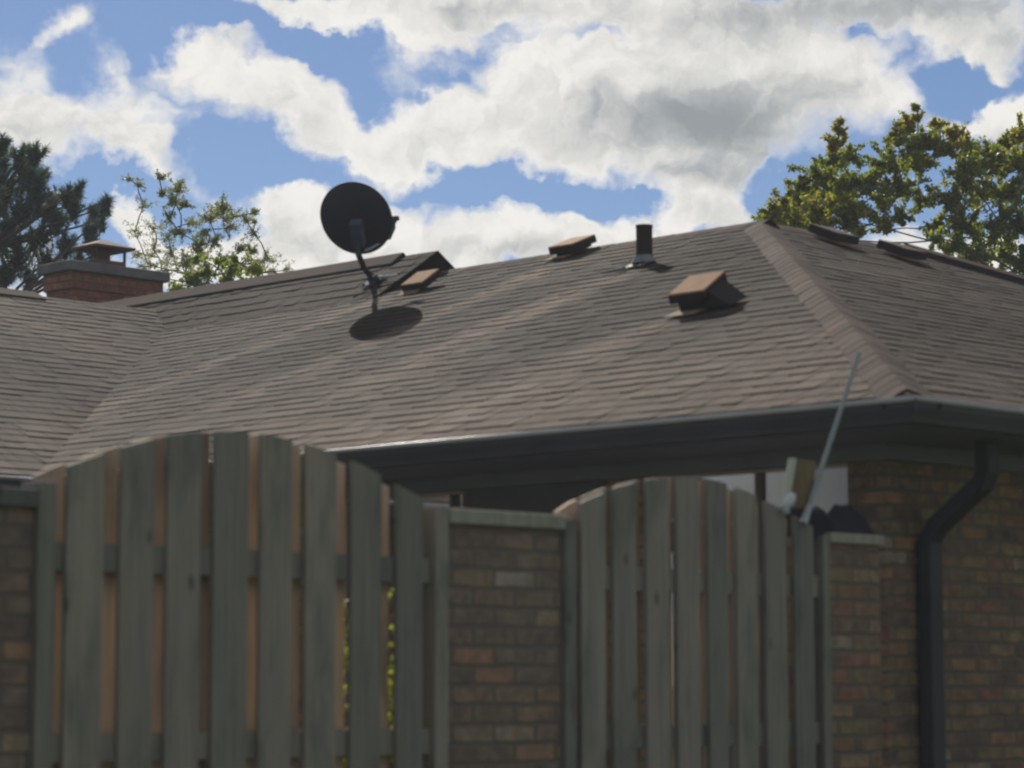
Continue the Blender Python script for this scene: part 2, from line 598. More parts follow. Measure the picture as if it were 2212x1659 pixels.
M['wood_back'] = wood_mat('sunglow_brown_wood', (.37, .275, .215), spread=.55)  # brown boards; warm sun glow of the gaps is mixed into the colour
M['wood_cap'] = wood_mat('weathered_cap_wood', (.27, .27, .205))
M['brown_metal'] = plain('brown_metal', (.036, .036, .040), .6, .0, .25, 5, .25)
M['gutter'] = plain('gutter_paint', (.056, .057, .063), .62, .0, .2, 3, .35)
M['bead'] = plain('gutter_glint_tone', (.36, .35, .335), .45, .0, spec=.6)  # pale tone stands in for the sky and sun glint on the lip
M['dark_panel'] = plain('dark_panel_tone', (.105, .095, .098), .7, spec=.2)
M['soffit'] = plain('soffit_paint', (.14, .15, .18), .6)
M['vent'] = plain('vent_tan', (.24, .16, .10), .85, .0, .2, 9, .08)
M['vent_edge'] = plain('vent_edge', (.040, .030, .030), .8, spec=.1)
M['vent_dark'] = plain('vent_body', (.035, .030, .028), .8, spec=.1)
M['pipe'] = plain('pipe_paint', (.040, .027, .022), .75, spec=.15)
M['lead'] = plain('flashing_metal', (.20, .20, .195), .7, .0, .3, 14, .2)
M['dish'] = plain('dish_paint', (.042, .041, .055), .7, spec=.2)
M['steel'] = plain('galvanised_steel', (.34, .36, .38), .6, .3, .2, 12)
M['dark_steel'] = plain('dark_steel', (.06, .075, .10), .8, 0, .2, 9, .08)
M['concrete'] = plain('crown_concrete', (.135, .13, .13), .9, 0, .35, 5)
M['clay'] = plain('clay_flue', (.13, .05, .036), .8, 0, .2, 8)
M['rust'] = plain('rusted_cap', (.10, .06, .052), .8, 0, .35, 9, .1)
M['frame'] = plain('window_frame', (.36, .32, .27), .6)
M['mullion'] = plain('mullion_paint', (.13, .105, .09), .6)
M['blind'] = plain('blind', (.37, .33, .295), .9, 0, .06, 2, .1)
M['white_plastic'] = plain('white_plastic', (.46, .50, .51), .5, 0, .12, 10)
M['pole'] = plain('pole_metal', (.23, .28, .27), .6, .0, .2, 8, .25)
M['board_face'] = wood_mat('brown_board', (.17, .125, .062))
M['board_edge'] = plain('pale_board_edge', (.42, .45, .34), .7)
M['black_cloth'] = plain('black_cover', (.024, .025, .030), .95, 0, .3, 7, .03)
M['bark'] = plain('bark', (.10, .075, .06), .95, 0, .35, 16)
M['pine_bark'] = plain('pine_bark', (.08, .06, .05), .95, 0, .35, 16)
M['maple_leaf'] = leaf_mat('maple_leaf', [(0, (.08, .125, .025)), (.35, (.15, .20, .03)), (.58, (.29, .29, .035)), (.84, (.44, .37, .05)), (1, (.42, .26, .06))], .62)
M['locust_leaf'] = leaf_mat('locust_leaf', [(0, (.17, .20, .10)), (.6, (.25, .27, .10)), (.85, (.36, .33, .10)), (1, (.34, .25, .12))], .55)
M['bright_leaf'] = leaf_mat('yellow_green_leaf', [(0, (.12, .16, .03)), (.5, (.22, .26, .035)), (1, (.38, .37, .055))], .55)
M['needle'] = leaf_mat('pine_needle', [(0, (.05, .085, .075)), (.6, (.085, .125, .10)), (1, (.14, .17, .115))], .35)

mm, nt_, b_ = new_mat('window_glass')
t_ = NT(nt_)
tr_ = nt_.nodes.new('ShaderNodeBsdfTransparent')
tr_.inputs[0].default_value = (.86, .88, .88, 1)
gl_ = nt_.nodes.new('ShaderNodeBsdfGlossy')
gl_.inputs['Roughness'].default_value = .03
fr_ = nt_.nodes.new('ShaderNodeFresnel')
mx_ = nt_.nodes.new('ShaderNodeMixShader')
t_.l(fr_.outputs[0], mx_.inputs[0])
t_.l(tr_.outputs[0], mx_.inputs[1])
t_.l(gl_.outputs[0], mx_.inputs[2])
t_.l(mx_.outputs[0], nt_.nodes['Material Output'].inputs[0])
M['glass'] = mm

mm, nt_, b_ = new_mat('lawn')
t_ = NT(nt_)
oc_ = t_.n('ShaderNodeTexCoord').outputs['Object']
t_.l(t_.ramp(t_.noise(oc_, 1.5, 8), [(.3, (.035, .06, .015)), (.7, (.09, .12, .03))]), b_.inputs['Base Color'])
b_.inputs['Roughness'].default_value = 1
M['lawn'] = mm
mm, nt_, b_ = new_mat('patio_concrete')
t_ = NT(nt_)
oc_ = t_.n('ShaderNodeTexCoord').outputs['Object']
t_.l(t_.ramp(t_.noise(oc_, 3, 8), [(.3, (.26, .245, .22)), (.7, (.36, .345, .31))]), b_.inputs['Base Color'])
b_.inputs['Roughness'].default_value = .9
M['patio'] = mm

# ---------------------------------------------------------------- the house frame: a runs away to the left, b away to the right
S2 = math.sqrt(.5)
A = Vector((-S2, S2, 0))
B = Vector((S2, S2, 0))
Z = Vector((0, 0, 1))
C = hit(1965, 853, (0, 0, EYE + 1.2), Z)         # the near eave corner
C.z = 0
SL, RUN, ZE = .40, 4.71, EYE + 1.2                # roof slope, half span, eave height


def hp(a, b, z):
    return C + A * a + B * b + Z * z


# ---------------------------------------------------------------- ground
g = MB()
for i in range(24):
    for j in range(24):
        x0, y0 = -600 + i * 50, -400 + j * 50
        g.face([(x0, y0, 0), (x0 + 50, y0, 0), (x0 + 50, y0 + 50, 0), (x0, y0 + 50, 0)])
tag(g.build('ground', M['lawn']), 'short green lawn around the house', None, kind='structure')
g = MB()
g.face([hp(-.3, -4.2, .004), hp(6.7, -4.2, .004), hp(6.7, .5, .004), hp(-.3, .5, .004)][::-1])
tag(g.build('patio', M['patio']), 'pale concrete patio between the fence and the house', None, kind='structure')


# ---------------------------------------------------------------- roof shingles
def clip_poly(poly, clip):
    """Sutherland-Hodgman, clip is convex and counter-clockwise"""
    out = poly
    for i in range(len(clip)):
        a, b = clip[i], clip[(i + 1) % len(clip)]
        inp, out = out, []
        if not inp:
            return []
        ex, ey = b[0] - a[0], b[1] - a[1]
        side = lambda p: ex * (p[1] - a[1]) - ey * (p[0] - a[0])
        for k in range(len(inp)):
            p, q = inp[k - 1], inp[k]
            sp_, sq = side(p), side(q)
            if (sp_ >= 0) != (sq >= 0):
                t = sp_ / (sp_ - sq)
                out.append((p[0] + (q[0] - p[0]) * t, p[1] + (q[1] - p[1]) * t))
            if sq >= 0:
                out.append(q)
    return out


def ccw(poly):
    s = sum(poly[i - 1][0] * poly[i][1] - poly[i][0] * poly[i - 1][1] for i in range(len(poly)))
    return poly if s > 0 else poly[::-1]


def smoothstep(a, b, x):
    t = min(1, max(0, (x - a) / (b - a)))
    return t * t * (3 - 2 * t)


def shingles(mb, polys, pos, slope, u0, u1, v0, v1, seed, clean=None, expo=.143):
    """polys in (u along the eave, v run up the roof, both in plan metres); pos(u, v, h) -> world"""
    k = math.sqrt(1 + slope * slope)
    ev = expo / k
    rows = int((v1 - v0) / ev) + 2
    polys = [ccw(p) for p in polys]
    for r in range(rows):
        rg = random.Random(seed * 1000 + r)
        vb = v0 + r * ev
        u = u0 - rg.random() * .3
        drift = rg.uniform(-.008, .008)
        while u < u1:
            wd = rg.choice((.10, .13, .16, .20, .26)) * rg.uniform(.9, 1.1)
            raised = rg.random() < .55
            hl = .0068 if raised else .003
            low = vb - (.011 if raised else 0) + rg.uniform(-.006, .006) + drift
            tone = min(1, max(0, rg.gauss(.60 if raised else .38, .26)))
            hue = rg.random()
            quad = [(u + .003, low), (u + wd - .003, low + rg.uniform(-.004, .004)), (u + wd - .003, vb + ev + .03), (u + .003, vb + ev + .03)]
            for P in polys:
                q = clip_poly(quad, P)
                if len(q) < 3:
                    continue
                def h(p):
                    return hl - (hl + .001) * min(1, max(0, (p[1] - low) / (ev + .03)))
                cols = [(tone, clean(p[0], p[1]) if clean else .3, hue) for p in q]
                top = [pos(p[0], p[1], h(p)) for p in q]
                mb.face(top, None, cols)
                # butt edges
                for i in range(len(q)):
                    p0, p1 = q[i], q[(i + 1) % len(q)]
                    if p0[1] < low + .02 and p1[1] < low + .02:
                        mb.face([pos(p0[0], p0[1], -.004), pos(p1[0], p1[1], -.004), pos(p1[0], p1[1], h(p1)), pos(p0[0], p0[1], h(p0))],
                                None, [(.3, .25, .9)] * 4)
            u += wd
    # underlay
    for P in polys:
        mb.face([pos(p[0], p[1], -.006) for p in P], None, [(.2, .2, .5)] * len(P))


def plane_pos(fn, slope, axis):
    """fn(u,v) -> (a,b,z); axis: downhill plan direction"""
    k = math.sqrt(1 + slope * slope)
    n = (Vector(axis) * slope + Z) / k

    def pos(u, v, h):
        a, b, z = fn(u, v)
        return hp(a, b, z) + n * h
    return pos


house = thing('brick_house', 'low brown brick house with shingled hip roof and dark gutters, behind the wooden fence', 'house', hp(0, 0, 0))

# pale run-off streaks below the metal of vents and pipe (a position along the eave, b position of the metal, half width)
METALS = [(4.98, 3.83, .22), (3.2, 2.10, .24), (6.15, 4.3, .12), (7.75, 4.40, .12)]


def cleanA(u, v):
    s = 0.0
    for (a0, b0, w_) in METALS:
        d = b0 - v
        if d > -.05:
            x = (u - a0) / (w_ * (1 + .06 * d))
            wob = .25 * math.sin(u * 9 + v * 3.1) + .18 * math.sin(u * 23 - v * 5)
            s = max(s, smoothstep(1.35, .55, abs(x) + wob * .5) * smoothstep(-.05, .2, d) * (1 - .6 * smoothstep(1.4, 3.6, d)))
    eave = 1 - smoothstep(.2, 2.6, v + .3 * math.sin(u * 2.1) + .15 * math.sin(u * 5.3))
    patch = .20 + .14 * math.sin(u * 1.3 + v * .8) * math.sin(v * 1.7 - u * .5) - .12 * smoothstep(1.6, .6, abs(u - 4.2)) * smoothstep(1.2, 2.2, v)
    return min(1, max(0, s * .70 * (1 - .8 * eave) + eave * .52 + patch))


HB = 4.05                                 # where the raised part of the roof starts
rb = MB()
posA = plane_pos(lambda u, v: (u, v, ZE + SL * v), SL, -B)
shingles(rb, [[(0, 0), (6.3, 0), (6.3 + HB, HB), (HB, HB)], [(HB, HB), (7.86, HB), (7.86, RUN), (RUN, RUN)]], posA, SL, 0, 10.5, 0, RUN, 1, cleanA)
SW = .66
zw0 = ZE + SL * HB
posW = plane_pos(lambda u, v: (u, v, zw0 + SW * (v - HB)), SW, -B)
shingles(rb, [[(7.86, HB), (6.3 + HB, HB), (11.01, 4.45), (11.01, RUN), (7.86, RUN)], [(11.01, 4.45), (11.67, HB), (16, HB), (16, RUN), (11.01, RUN)]],
         posW, SW, 7.86, 16, HB, RUN, 2, cleanA)
zwt = zw0 + SW * (RUN - HB)
ZR = ZE + SL * RUN
for a_, s_ in ((7.86, 1), ):
    rb.face([hp(a_, HB, zw0), hp(a_, RUN, ZR), hp(a_, 5.4, ZR - SL * (5.4 - RUN)), hp(a_, RUN, zwt)], None, (0, .0, .5))
rb.face([hp(7.86, RUN, zwt), hp(7.86, 5.4, ZR - SL * .69), hp(16, 5.4, ZR - SL * .69), hp(16, RUN, zwt)], None, (.4, .3, .5))
roofA = rb.build('roof', M['shingle'], house)

rb = MB()
posB = plane_pos(lambda u, v: (v, u, ZE + SL * v), SL, -A)
shingles(rb, [[(0, 0), (11.05, 0), (6.335, RUN), (RUN, RUN)]], posB, SL, 0, 11.1, 0, RUN, 3,
         lambda u, v: .28 + .2 * (1 - smoothstep(.2, 1.8, v)) + .1 * math.sin(u * 1.1) * math.sin(v * 2 + u))
roofB = rb.build('roof', M['shingle'], house)

rb = MB()
posG = plane_pos(lambda u, v: (6.3 + v, u, ZE + SL * v), SL, -A)
shingles(rb, [[(0, 0), (HB, HB), (4.45, RUN), (-6, RUN), (-6, 0)]], posG, SL, -3, 4.5, 0, RUN, 4,
         lambda u, v: .4 + .25 * (1 - smoothstep(.2, 1.8, v)) + .15 * math.sin(u * 1.7 + v))
roofG = rb.build('roof', M['shingle'], house)

rb = MB()    # slopes facing away
for poly in ([(RUN, RUN, ZR), (9.42, 9.42, ZE), (16, 9.42, ZE), (16, RUN, ZR)],
             [(RUN, RUN, ZR), (RUN, 6.335, ZR), (9.42, 11.05, ZE), (9.42, 9.42, ZE)],
             [(RUN, 6.335, ZR), (0, 11.05, ZE), (9.42, 11.05, ZE)],
             [(11.01, -6, ZR), (11.01, 4.45, ZR), (15.72, 1.0, ZE), (15.72, -6, ZE)],
             [(11.01, 4.45, ZR), (11.01, RUN, ZR), (16, RUN, ZR), (16, 1.0, ZE - .1), (15.72, 1.0, ZE)]):
    rb.face([hp(*p) for p in poly], None, (.45, .3, .5))
rb.build('roof', M['shingle'], house)


def cap_run(p, q, n1, n2, wid, roof, name='hip_cap', piece=.143, seed=5):
    """overlapping cap shingles bent over an edge from p (low) to q; n1, n2 downhill plan directions of the two sides with fall"""
    mb = MB()
    p, q = Vector(p), Vector(q)
    Ln = (q - p).length
    t = (q - p).normalized()
    n = int(Ln / piece)
    rg = random.Random(seed)
    for i in range(n):
        s0, s1 = i * piece, i * piece + piece * 1.35
        tone = min(1, max(0, rg.gauss(.5, .12)))
        col = (tone, rg.uniform(.25, .5), rg.uniform(.5, 1))
        wj = wid * rg.uniform(.93, 1.07)
        lo, hi = .010 + rg.uniform(-.001, .001), .0075
        pr = []
        for (s, h) in ((s0, lo), (s1, hi)):
            c = p + t * s
            pr.append([c + n1 * wj + Z * (h - .004), c + n1 * wj * .3 + Z * (h + .006), c + Z * (h + .004), c + n2 * wj * .3 + Z * (h + .006), c + n2 * wj + Z * (h - .004)])
        for k in range(4):
            mb.face([pr[0][k], pr[0][k + 1], pr[1][k + 1], pr[1][k]], None, col)
            mb.face([pr[0][k + 1], pr[0][k], pr[0][k] - Z * .006, pr[0][k + 1] - Z * .006], None, (.4, .3, .8))
        for e in (0, 4):
            mb.face([pr[0][e], pr[1][e], pr[1][e] - Z * .02, pr[0][e] - Z * .02], None, (.1, 0, .5))
    e0 = p + t * .0
    for sg in (n1, n2):
        mb.face([e0 + Z * .012, e0 + sg * wid * .97 + Z * .004, e0 + sg * wid * .97 - Z * .02, e0 - Z * .03], None, (.2, .1, .7))
    return mb.build(name, M['cap'], roof)


dA = (-B - Z * SL)
dB = (-A - Z * SL)
cap_run(hp(.05, .05, ZE + .05 * SL), hp(RUN, RUN, ZR), dA, dB, .17, roofA)
cap_run(hp(RUN, 6.335, ZR), hp(RUN, RUN, ZR), dB, A - Z * SL, .13, roofB, 'ridge_cap', seed=8)
cap_run(hp(RUN - .1, RUN, ZR), hp(7.86, RUN, ZR), dA, B - Z * SL, .10, roofA, 'ridge_cap', seed=9)


def ridge_vent(p, q, n1, n2, wid, thick, roof):
    p, q = Vector(p), Vector(q)
    d = [n1 * wid, n1 * wid + Z * thick, Z * (thick + .012), n2 * wid + Z * thick, n2 * wid]
    mb = MB()
    for k in (1, 2):
        mb.face([p + d[k], q + d[k], q + d[k + 1], p + d[k + 1]], None, (.5, .3, .5))
    t = mb.build('ridge_cap', M['cap'], roof)
    mb = MB()
    for k in (0, 3):
        mb.face([p + d[k], q + d[k], q + d[k + 1], p + d[k + 1]])
    for e in (p, q):
        mb.face([e + x for x in d])
    mb.build('ridge_vent', M['vent_edge'], roof)
    return t


dW = (-B - Z * SW)
ridge_vent(hp(8.25, RUN, zwt - .03), hp(15.9, RUN, zwt - .03), dW, B - Z * .65, .13, .05, roofA)
ridge_vent(hp(11.01, -6, ZR - .03), hp(11.01, 3.25, ZR - .03), dB, A - Z * SL, .15, .05, roofG)
hipd = hp(0, 11.05, ZE) - hp(RUN, 6.335, ZR)
ridge_vent(hp(RUN, 6.3, ZR - .01), hp(0, 11.05, ZE - .01), dB, B - Z * SL, .16, .055, roofB)

# gutters, fascia, soffit
OV = .55                                   # overhang


def gutter(mb, p, q, out, m):
    """K-style gutter along p..q at the eave, out = plan direction away from the roof"""
    prof = [(.005, -.005), (.005, -.125), (.075, -.125), (.082, -.105), (.105, -.065), (.110, -.042), (.118, -.038), (.118, -.030), (.106, -.030),
            (.104, -.04), (.098, -.052), (.075, -.10), (.070, -.115), (.012, -.115), (.012, -.012)]
    along = (Vector(q) - Vector(p)).normalized()
    f0 = [Vector(p) + out * x + Z * z + along * x * m for x, z in prof]
    f1 = [Vector(q) + out * x + Z * z for x, z in prof]
    mb.sweep(f0, f1)


for (p, q, out, m) in ((hp(0, 0, ZE), hp(6.3, 0, ZE), -B, -1), (hp(0, 0, ZE), hp(0, 11.05, ZE), -A, -1), (hp(6.3, -.12, ZE), hp(6.3, -6, ZE), -A, 0)):
    mb = MB()
    gutter(mb, p, q, out, m)
    gt = mb.build('gutter', M['gutter'], house)
    al = (q - p).normalized()
    mb = MB()
    mb.tube([p + out * .112 + al * .112 * m - Z * .030, q + out * .112 - Z * .030], .0125, 14, True)  # bead thickened to draw the lip's highlight line
    mb.build('gutter_glint_bead', M['bead'], gt, smooth=True)
mb = MB()
th = .13
mb.box(hp(0.004, .004, ZE - th), A, B, Z, 6.296, OV + .1, .02)
mb.box(hp(0.004, OV + .104, ZE - th), A, B, Z, OV + .1, 10.3, .02)
mb.box(hp(6.304, -6, ZE - th), A, B, Z, OV + .1, 6.6, .02)
mb.box(hp(0.003, .003, ZE - th + .022), A, B, Z, 6.29, .025, th - .03)
mb.box(hp(0.003, .03, ZE - th + .022), A, B, Z, .025, 11, th - .03)
mb.box(hp(6.303, -6, ZE - th + .022), A, B, Z, .025, 6, th - .03)
mb.build('soffit', M['soffit'], house)
mb = MB()
ft = ZE - th
mb.box(hp(OV, OV - .02, ft - .075), A, B, Z, 6.3, .02, .074)
mb.box(hp(OV - .02, OV - .02, ft - .075), A, B, Z, .02, 10, .074)
mb.box(hp(6.3 + OV - .02, -6, ft - .075), A, B, Z, .02, 6.5, .074)
mb.build('frieze_board', M['soffit'], house)

# walls with window openings (u along the wall, z)
WT = ft - .002


def wall(u0, u1, at_uz, holes, depth_dir, rev=False):
    mb = MB()
    xs = sorted({u0, u1, *[h[0] for h in holes], *[h[1] for h in holes]})
    zs = sorted({0.0, WT, *[h[2] for h in holes], *[h[3] for h in holes]})
    for i in range(len(xs) - 1):
        for j in range(len(zs) - 1):
            cx, cz = (xs[i] + xs[i + 1]) / 2, (zs[j] + zs[j + 1]) / 2
            if any(h[0] < cx < h[1] and h[2] < cz < h[3] for h in holes):
                continue
            q = [(xs[i], zs[j]), (xs[i + 1], zs[j]), (xs[i + 1], zs[j + 1]), (xs[i], zs[j + 1])]
            mb.face([at_uz(*p) for p in q], q)
    for h in holes:
        c = [(h[0], h[2]), (h[1], h[2]), (h[1], h[3]), (h[0], h[3])]
        for k in range(4):
            p, q = c[k], c[(k + 1) % 4]
            mb.face([at_uz(*p), at_uz(*q), at_uz(*q) + depth_dir * .12, at_uz(*p) + depth_dir * .12], [p, q, (q[0] + .05, q[1] + .1), (p[0] + .05, p[1] + .1)])
    return mb.build('wall', M['brick'], house)


WZ = EYE + .993
HOLES_A = [(.76, 1.95, EYE - 1.15, WZ), (3.27, 4.30, EYE - .15, WZ)]
wall(OV, 6.3 + OV, lambda u, z: hp(u, OV, z), HOLES_A, B)
wall(OV, 10.5, lambda u, z: hp(OV, u, z), [], A)
wall(-6, OV, lambda u, z: hp(6.3 + OV, u, z), [], A)
mb = MB()
for p, q in (((15.2, -6), (15.2, 8.9)), ((9.4, 8.9), (15.2, 8.9)), ((9.0, 8.9), (9.0, 10.5)), ((OV, 10.5), (9.0, 10.5)), ((6.85, -6), (15.2, -6))):
    mb.face([hp(*p, 0), hp(*q, 0), hp(*q, WT), hp(*p, WT)], [(0, 0), (8, 0), (8, 2.5), (0, 2.5)])
mb.build('wall', M['brick'], house)

for (u0, u1, z0, z1), mull, lab in zip(HOLES_A, (1.325, 3.395), ('wide window with drawn pale blind', 'window with drawn cream blind')):
    fb = MB()
    fw, hd = .028, .012
    for (x0, x1, y0, y1) in ((u0, u1, z1 - hd, z1), (u0, u1, z0, z0 + fw), (u0, u0 + fw, z0 + fw, z1 - hd), (u1 - fw, u1, z0 + fw, z1 - hd)):
        fb.box(hp(x0, OV + .04, y0), A, B, Z, x1 - x0, .05, y1 - y0)
    win = fb.build('window', M['frame'], house)
    win['label'] = lab
    fb = MB()
    fb.box(hp(mull - .013, OV + .038, z0 + fw), A, B, Z, .026, .05, z1 - hd - z0 - fw)
    fb.build('mullion', M['mullion'], win)
    bb = MB()
    n = 40
    for i in range(n):        # softly pleated blind
        x0 = u0 + fw + (u1 - u0 - 2 * fw) * i / n
        x1 = u0 + fw + (u1 - u0 - 2 * fw) * (i + 1) / n
        d0, d1 = .115 + .006 * (i % 2), .115 + .006 * ((i + 1) % 2)
        bb.face([hp(x0, OV + d0, z0 + fw), hp(x1, OV + d1, z0 + fw), hp(x1, OV + d1, z1 - hd), hp(x0, OV + d0, z1 - hd)])
    bb.build('blind', M['blind'], win)
    gb = MB()
    gb.face([hp(u0 + fw, OV + .065, z0 + fw), hp(u1 - fw, OV + .065, z0 + fw), hp(u1 - fw, OV + .065, z1 - hd), hp(u0 + fw, OV + .065, z1 - hd)])
    gb.build('pane', M['glass'], win)

mb = MB()
mb.box(hp(2.25, OV - .015, EYE - 1.44), A, B, Z, .98, .012, 1.44 + .99)  # flat dark panel added over the bricks between the windows
for k in range(9):
    mb.box(hp(2.30, OV - .024, EYE - 1.3 + k * .25), A, B, Z, .88, .010, .21)
mb.build('dark_panel', M['dark_panel'], house)

# downspout on the right wall: outlet under the gutter, two elbows, then down the bricks
mb = MB()
DU = .80


def rect_sweep(mb, pts, wu, wv):
    """rectangular tube in the plane of b = const, sides wu along b and wv across"""
    rings = []
    for i, p in enumerate(pts):
        a = Vector(pts[max(0, i - 1)])
        b = Vector(pts[min(len(pts) - 1, i + 1)])
        t = (b - a).normalized()
        s = B
        u = t.cross(s).normalized()
        rings.append([Vector(p) + s * wu / 2 * i_ + u * wv / 2 * j_ for i_, j_ in ((-1, -1), (1, -1), (1, 1), (-1, 1))])
    for i in range(len(rings) - 1):
        mb.sweep(rings[i], rings[i + 1], cap=(i == 0 or i == len(rings) - 2))


rect_sweep(mb, [hp(.175, DU, ZE - .10), hp(.175, DU, ZE - .27), hp(.20, DU, ZE - .32), hp(OV - .10, DU, ZE - .50), hp(OV - .055, DU, ZE - .57), hp(OV - .055, DU, .15),
                hp(OV - .12, DU, .06)], .095, .075)
mb.build('downspout', M['brown_metal'], house, bevel=.008)

# chimney behind the roof valley: shaft > crown, flue, rain cap
cn = C + (at(156, 577, 24.5) - C)
ca, cb = (cn - C).dot(A), (cn - C).dot(B)
ch = MB()
zc0, zc1 = ZE + .6, EYE + 3.79
la, lb = .40, 1.02


def uvbox(mb, a, b, z0, la, lb, z1):
    P = [(a, b), (a + la, b), (a + la, b + lb), (a, b + lb)]
    u = 0
    for k in range(4):
        p, q = P[k], P[(k + 1) % 4]
        d = math.hypot(q[0] - p[0], q[1] - p[1])
        mb.face([hp(*p, z0), hp(*q, z0), hp(*q, z1), hp(*p, z1)], [(u, z0), (u + d, z0), (u + d, z1), (u, z1)])
        u += d
    mb.face([hp(*p, z1) for p in P], [(p[0], p[1]) for p in P])


uvbox(ch, ca, cb, zc0, la, lb, zc1)
uvbox(ch, ca - .02, cb - .02, zc1 - .16, la + .04, lb + .04, zc1 - .002)
chim = ch.build('chimney', M['chimney_brick'], house)
mb = MB()
mb.box(hp(ca - .07, cb - .07, zc1), A, B, Z, la + .14, lb + .14, .095)
mb.build('crown', M['concrete'], chim, bevel=.012)
fa, fbb = ca + .05, cb + .31
fz = zc1 + .095
mb = MB()
uvbox(mb, fa, fbb, fz, .28, .34, fz + .06)
mb.build('flue', M['clay'], chim)
mb = MB()
for (x, y) in ((0, 0), (.26, 0), (.26, .32), (0, .32)):
    mb.box(hp(fa + x, fbb + y, fz + .06), A, B, Z, .02, .02, .13)
mb.box(hp(fa + .06, fbb + .08, fz + .061), A, B, Z, .10, .12, .13)
x0, x1, y0, y1 = fa - .06, fa + .34, fbb - .06, fbb + .40
zt = fz + .19
ring0 = [hp(x0, y0, zt - .02), hp(x1, y0, zt - .02), hp(x1, y1, zt - .02), hp(x0, y1, zt - .02)]
ring1 = [p + Z * .025 for p in ring0]
top = hp((x0 + x1) / 2, (y0 + y1) / 2, zt + .09)
for k in range(4):
    mb.face([ring0[k], ring0[(k + 1) % 4], ring1[(k + 1) % 4], ring1[k]])
    mb.face([ring1[k], ring1[(k + 1) % 4], top])
mb.face(ring0[::-1])
mb.build('rain_cap', M['rust'], chim)

# ---------------------------------------------------------------- things on the roof


def frame_on(px, py, plane):
    """point seen at the pixel on a roof plane and its axes: along the eave to the right, up the slope, normal"""
    if plane == 'A':
        P, down, sl, al = hp(0, 0, ZE), -B, SL, -A
    elif plane == 'W':
        P, down, sl, al = hp(8, HB, zw0), -B, SW, -A
    else:
        P, down, sl, al = hp(0, 0, ZE), -A, SL, B
    k = math.sqrt(1 + sl * sl)
    n = (down * sl + Z) / k
    up = (-down + Z * sl) / k
    return hit(px, py, P, n), al, up, n


def box_vent(px, py, plane, wx, ly, h, label, tilt=0.0, lid_mat='vent', flange=True, side=0.0):
    o, x, u, n = frame_on(px, py, plane)
    root = thing('roof_vent', label, 'roof vent', o, 'box vents on the shingled roof')
    if flange:
        mb = MB()
        mb.box(o - x * (wx / 2 + .01) - u * (ly / 2 + .07) + n * .014, x, u, n, wx * .85, ly * .9, .006)
        mb.build('flange', M['vent'], root)
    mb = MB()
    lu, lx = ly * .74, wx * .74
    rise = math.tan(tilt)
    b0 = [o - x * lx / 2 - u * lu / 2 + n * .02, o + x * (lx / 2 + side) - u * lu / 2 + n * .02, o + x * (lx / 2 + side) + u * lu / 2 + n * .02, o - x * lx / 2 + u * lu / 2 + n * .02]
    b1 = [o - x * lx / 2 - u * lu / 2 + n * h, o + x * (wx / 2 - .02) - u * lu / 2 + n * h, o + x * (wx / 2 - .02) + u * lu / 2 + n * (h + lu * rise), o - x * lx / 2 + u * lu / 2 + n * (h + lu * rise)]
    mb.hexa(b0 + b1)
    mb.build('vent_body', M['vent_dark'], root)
    mb = MB()
    t = .012
    c0 = o - u * ly / 2 + n * (h - (ly - lu) / 2 * rise)
    c1 = o + u * ly / 2 + n * (h + (ly + lu) / 2 * rise)
    lo = [c0 - x * wx / 2, c0 + x * wx / 2, c1 + x * wx / 2, c1 - x * wx / 2]
    mb.hexa(lo + [p + n * t for p in lo])
    lid = mb.build('lid', M[lid_mat], root, bevel=.004)
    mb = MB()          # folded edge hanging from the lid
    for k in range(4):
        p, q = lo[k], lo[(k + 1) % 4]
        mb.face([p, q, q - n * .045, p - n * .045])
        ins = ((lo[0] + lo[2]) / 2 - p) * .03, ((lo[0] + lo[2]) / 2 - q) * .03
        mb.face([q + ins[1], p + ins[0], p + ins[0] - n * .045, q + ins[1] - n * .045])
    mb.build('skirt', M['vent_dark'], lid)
    return root


M['vent_lid'] = plain('vent_lid_paint', (.36, .215, .12), .85, .0, .18, 9, .06)
M['vent_lid_brown'] = plain('vent_lid_brown', (.085, .06, .052), .85, .0, .18, 9, .06)
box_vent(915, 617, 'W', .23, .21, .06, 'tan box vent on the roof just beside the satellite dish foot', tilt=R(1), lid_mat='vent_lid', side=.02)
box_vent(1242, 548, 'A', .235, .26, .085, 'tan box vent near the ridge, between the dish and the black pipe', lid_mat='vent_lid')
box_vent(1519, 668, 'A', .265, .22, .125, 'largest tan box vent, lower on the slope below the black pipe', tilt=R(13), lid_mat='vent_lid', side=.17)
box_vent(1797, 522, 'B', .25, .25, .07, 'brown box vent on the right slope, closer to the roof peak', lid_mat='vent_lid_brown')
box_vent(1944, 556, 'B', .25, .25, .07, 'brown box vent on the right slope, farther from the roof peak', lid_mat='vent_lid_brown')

# plumbing stack
o, x, u, n = frame_on(1392, 572, 'A')
root = thing('vent_pipe', 'black upright vent pipe with pale metal collar near the roof ridge', 'vent pipe', o)
mb = MB()
mb.tube([o - Z * .06, o + Z * .10, o + Z * .252], [.054, .054, .054], 20, False)
mb.tube([o + Z * .252, o + Z * .18], [.046, .046], 20, False)
m20 = [(math.cos(2 * math.pi * k / 20), math.sin(2 * math.pi * k / 20)) for k in range(20)]
pp = mb.build('pipe', M['pipe'], root, smooth=False)
mb = MB()
mb.tube([o + Z * .252 - Z * .006, o + Z * .262], .057, 20, False)
mb.tube([o + Z * .262, o + Z * .2621], [.057, .044], 20, False)
mb.build('rim', M['pipe'], root)
mb = MB()
mb.box(o - x * .10 - u * .10 + n * .014, x, u, n, .17, .13, .005)
mb.tube([o + n * .015, o + n * .03 + Z * .035], [.085, .060], 18, False)
mb.tube([o - x * .05 - u * .14 + n * .022, o - x * .24 - u * .17 + n * .02], [.016, .007], 6)
mb.build('flashing', M['lead'], root)

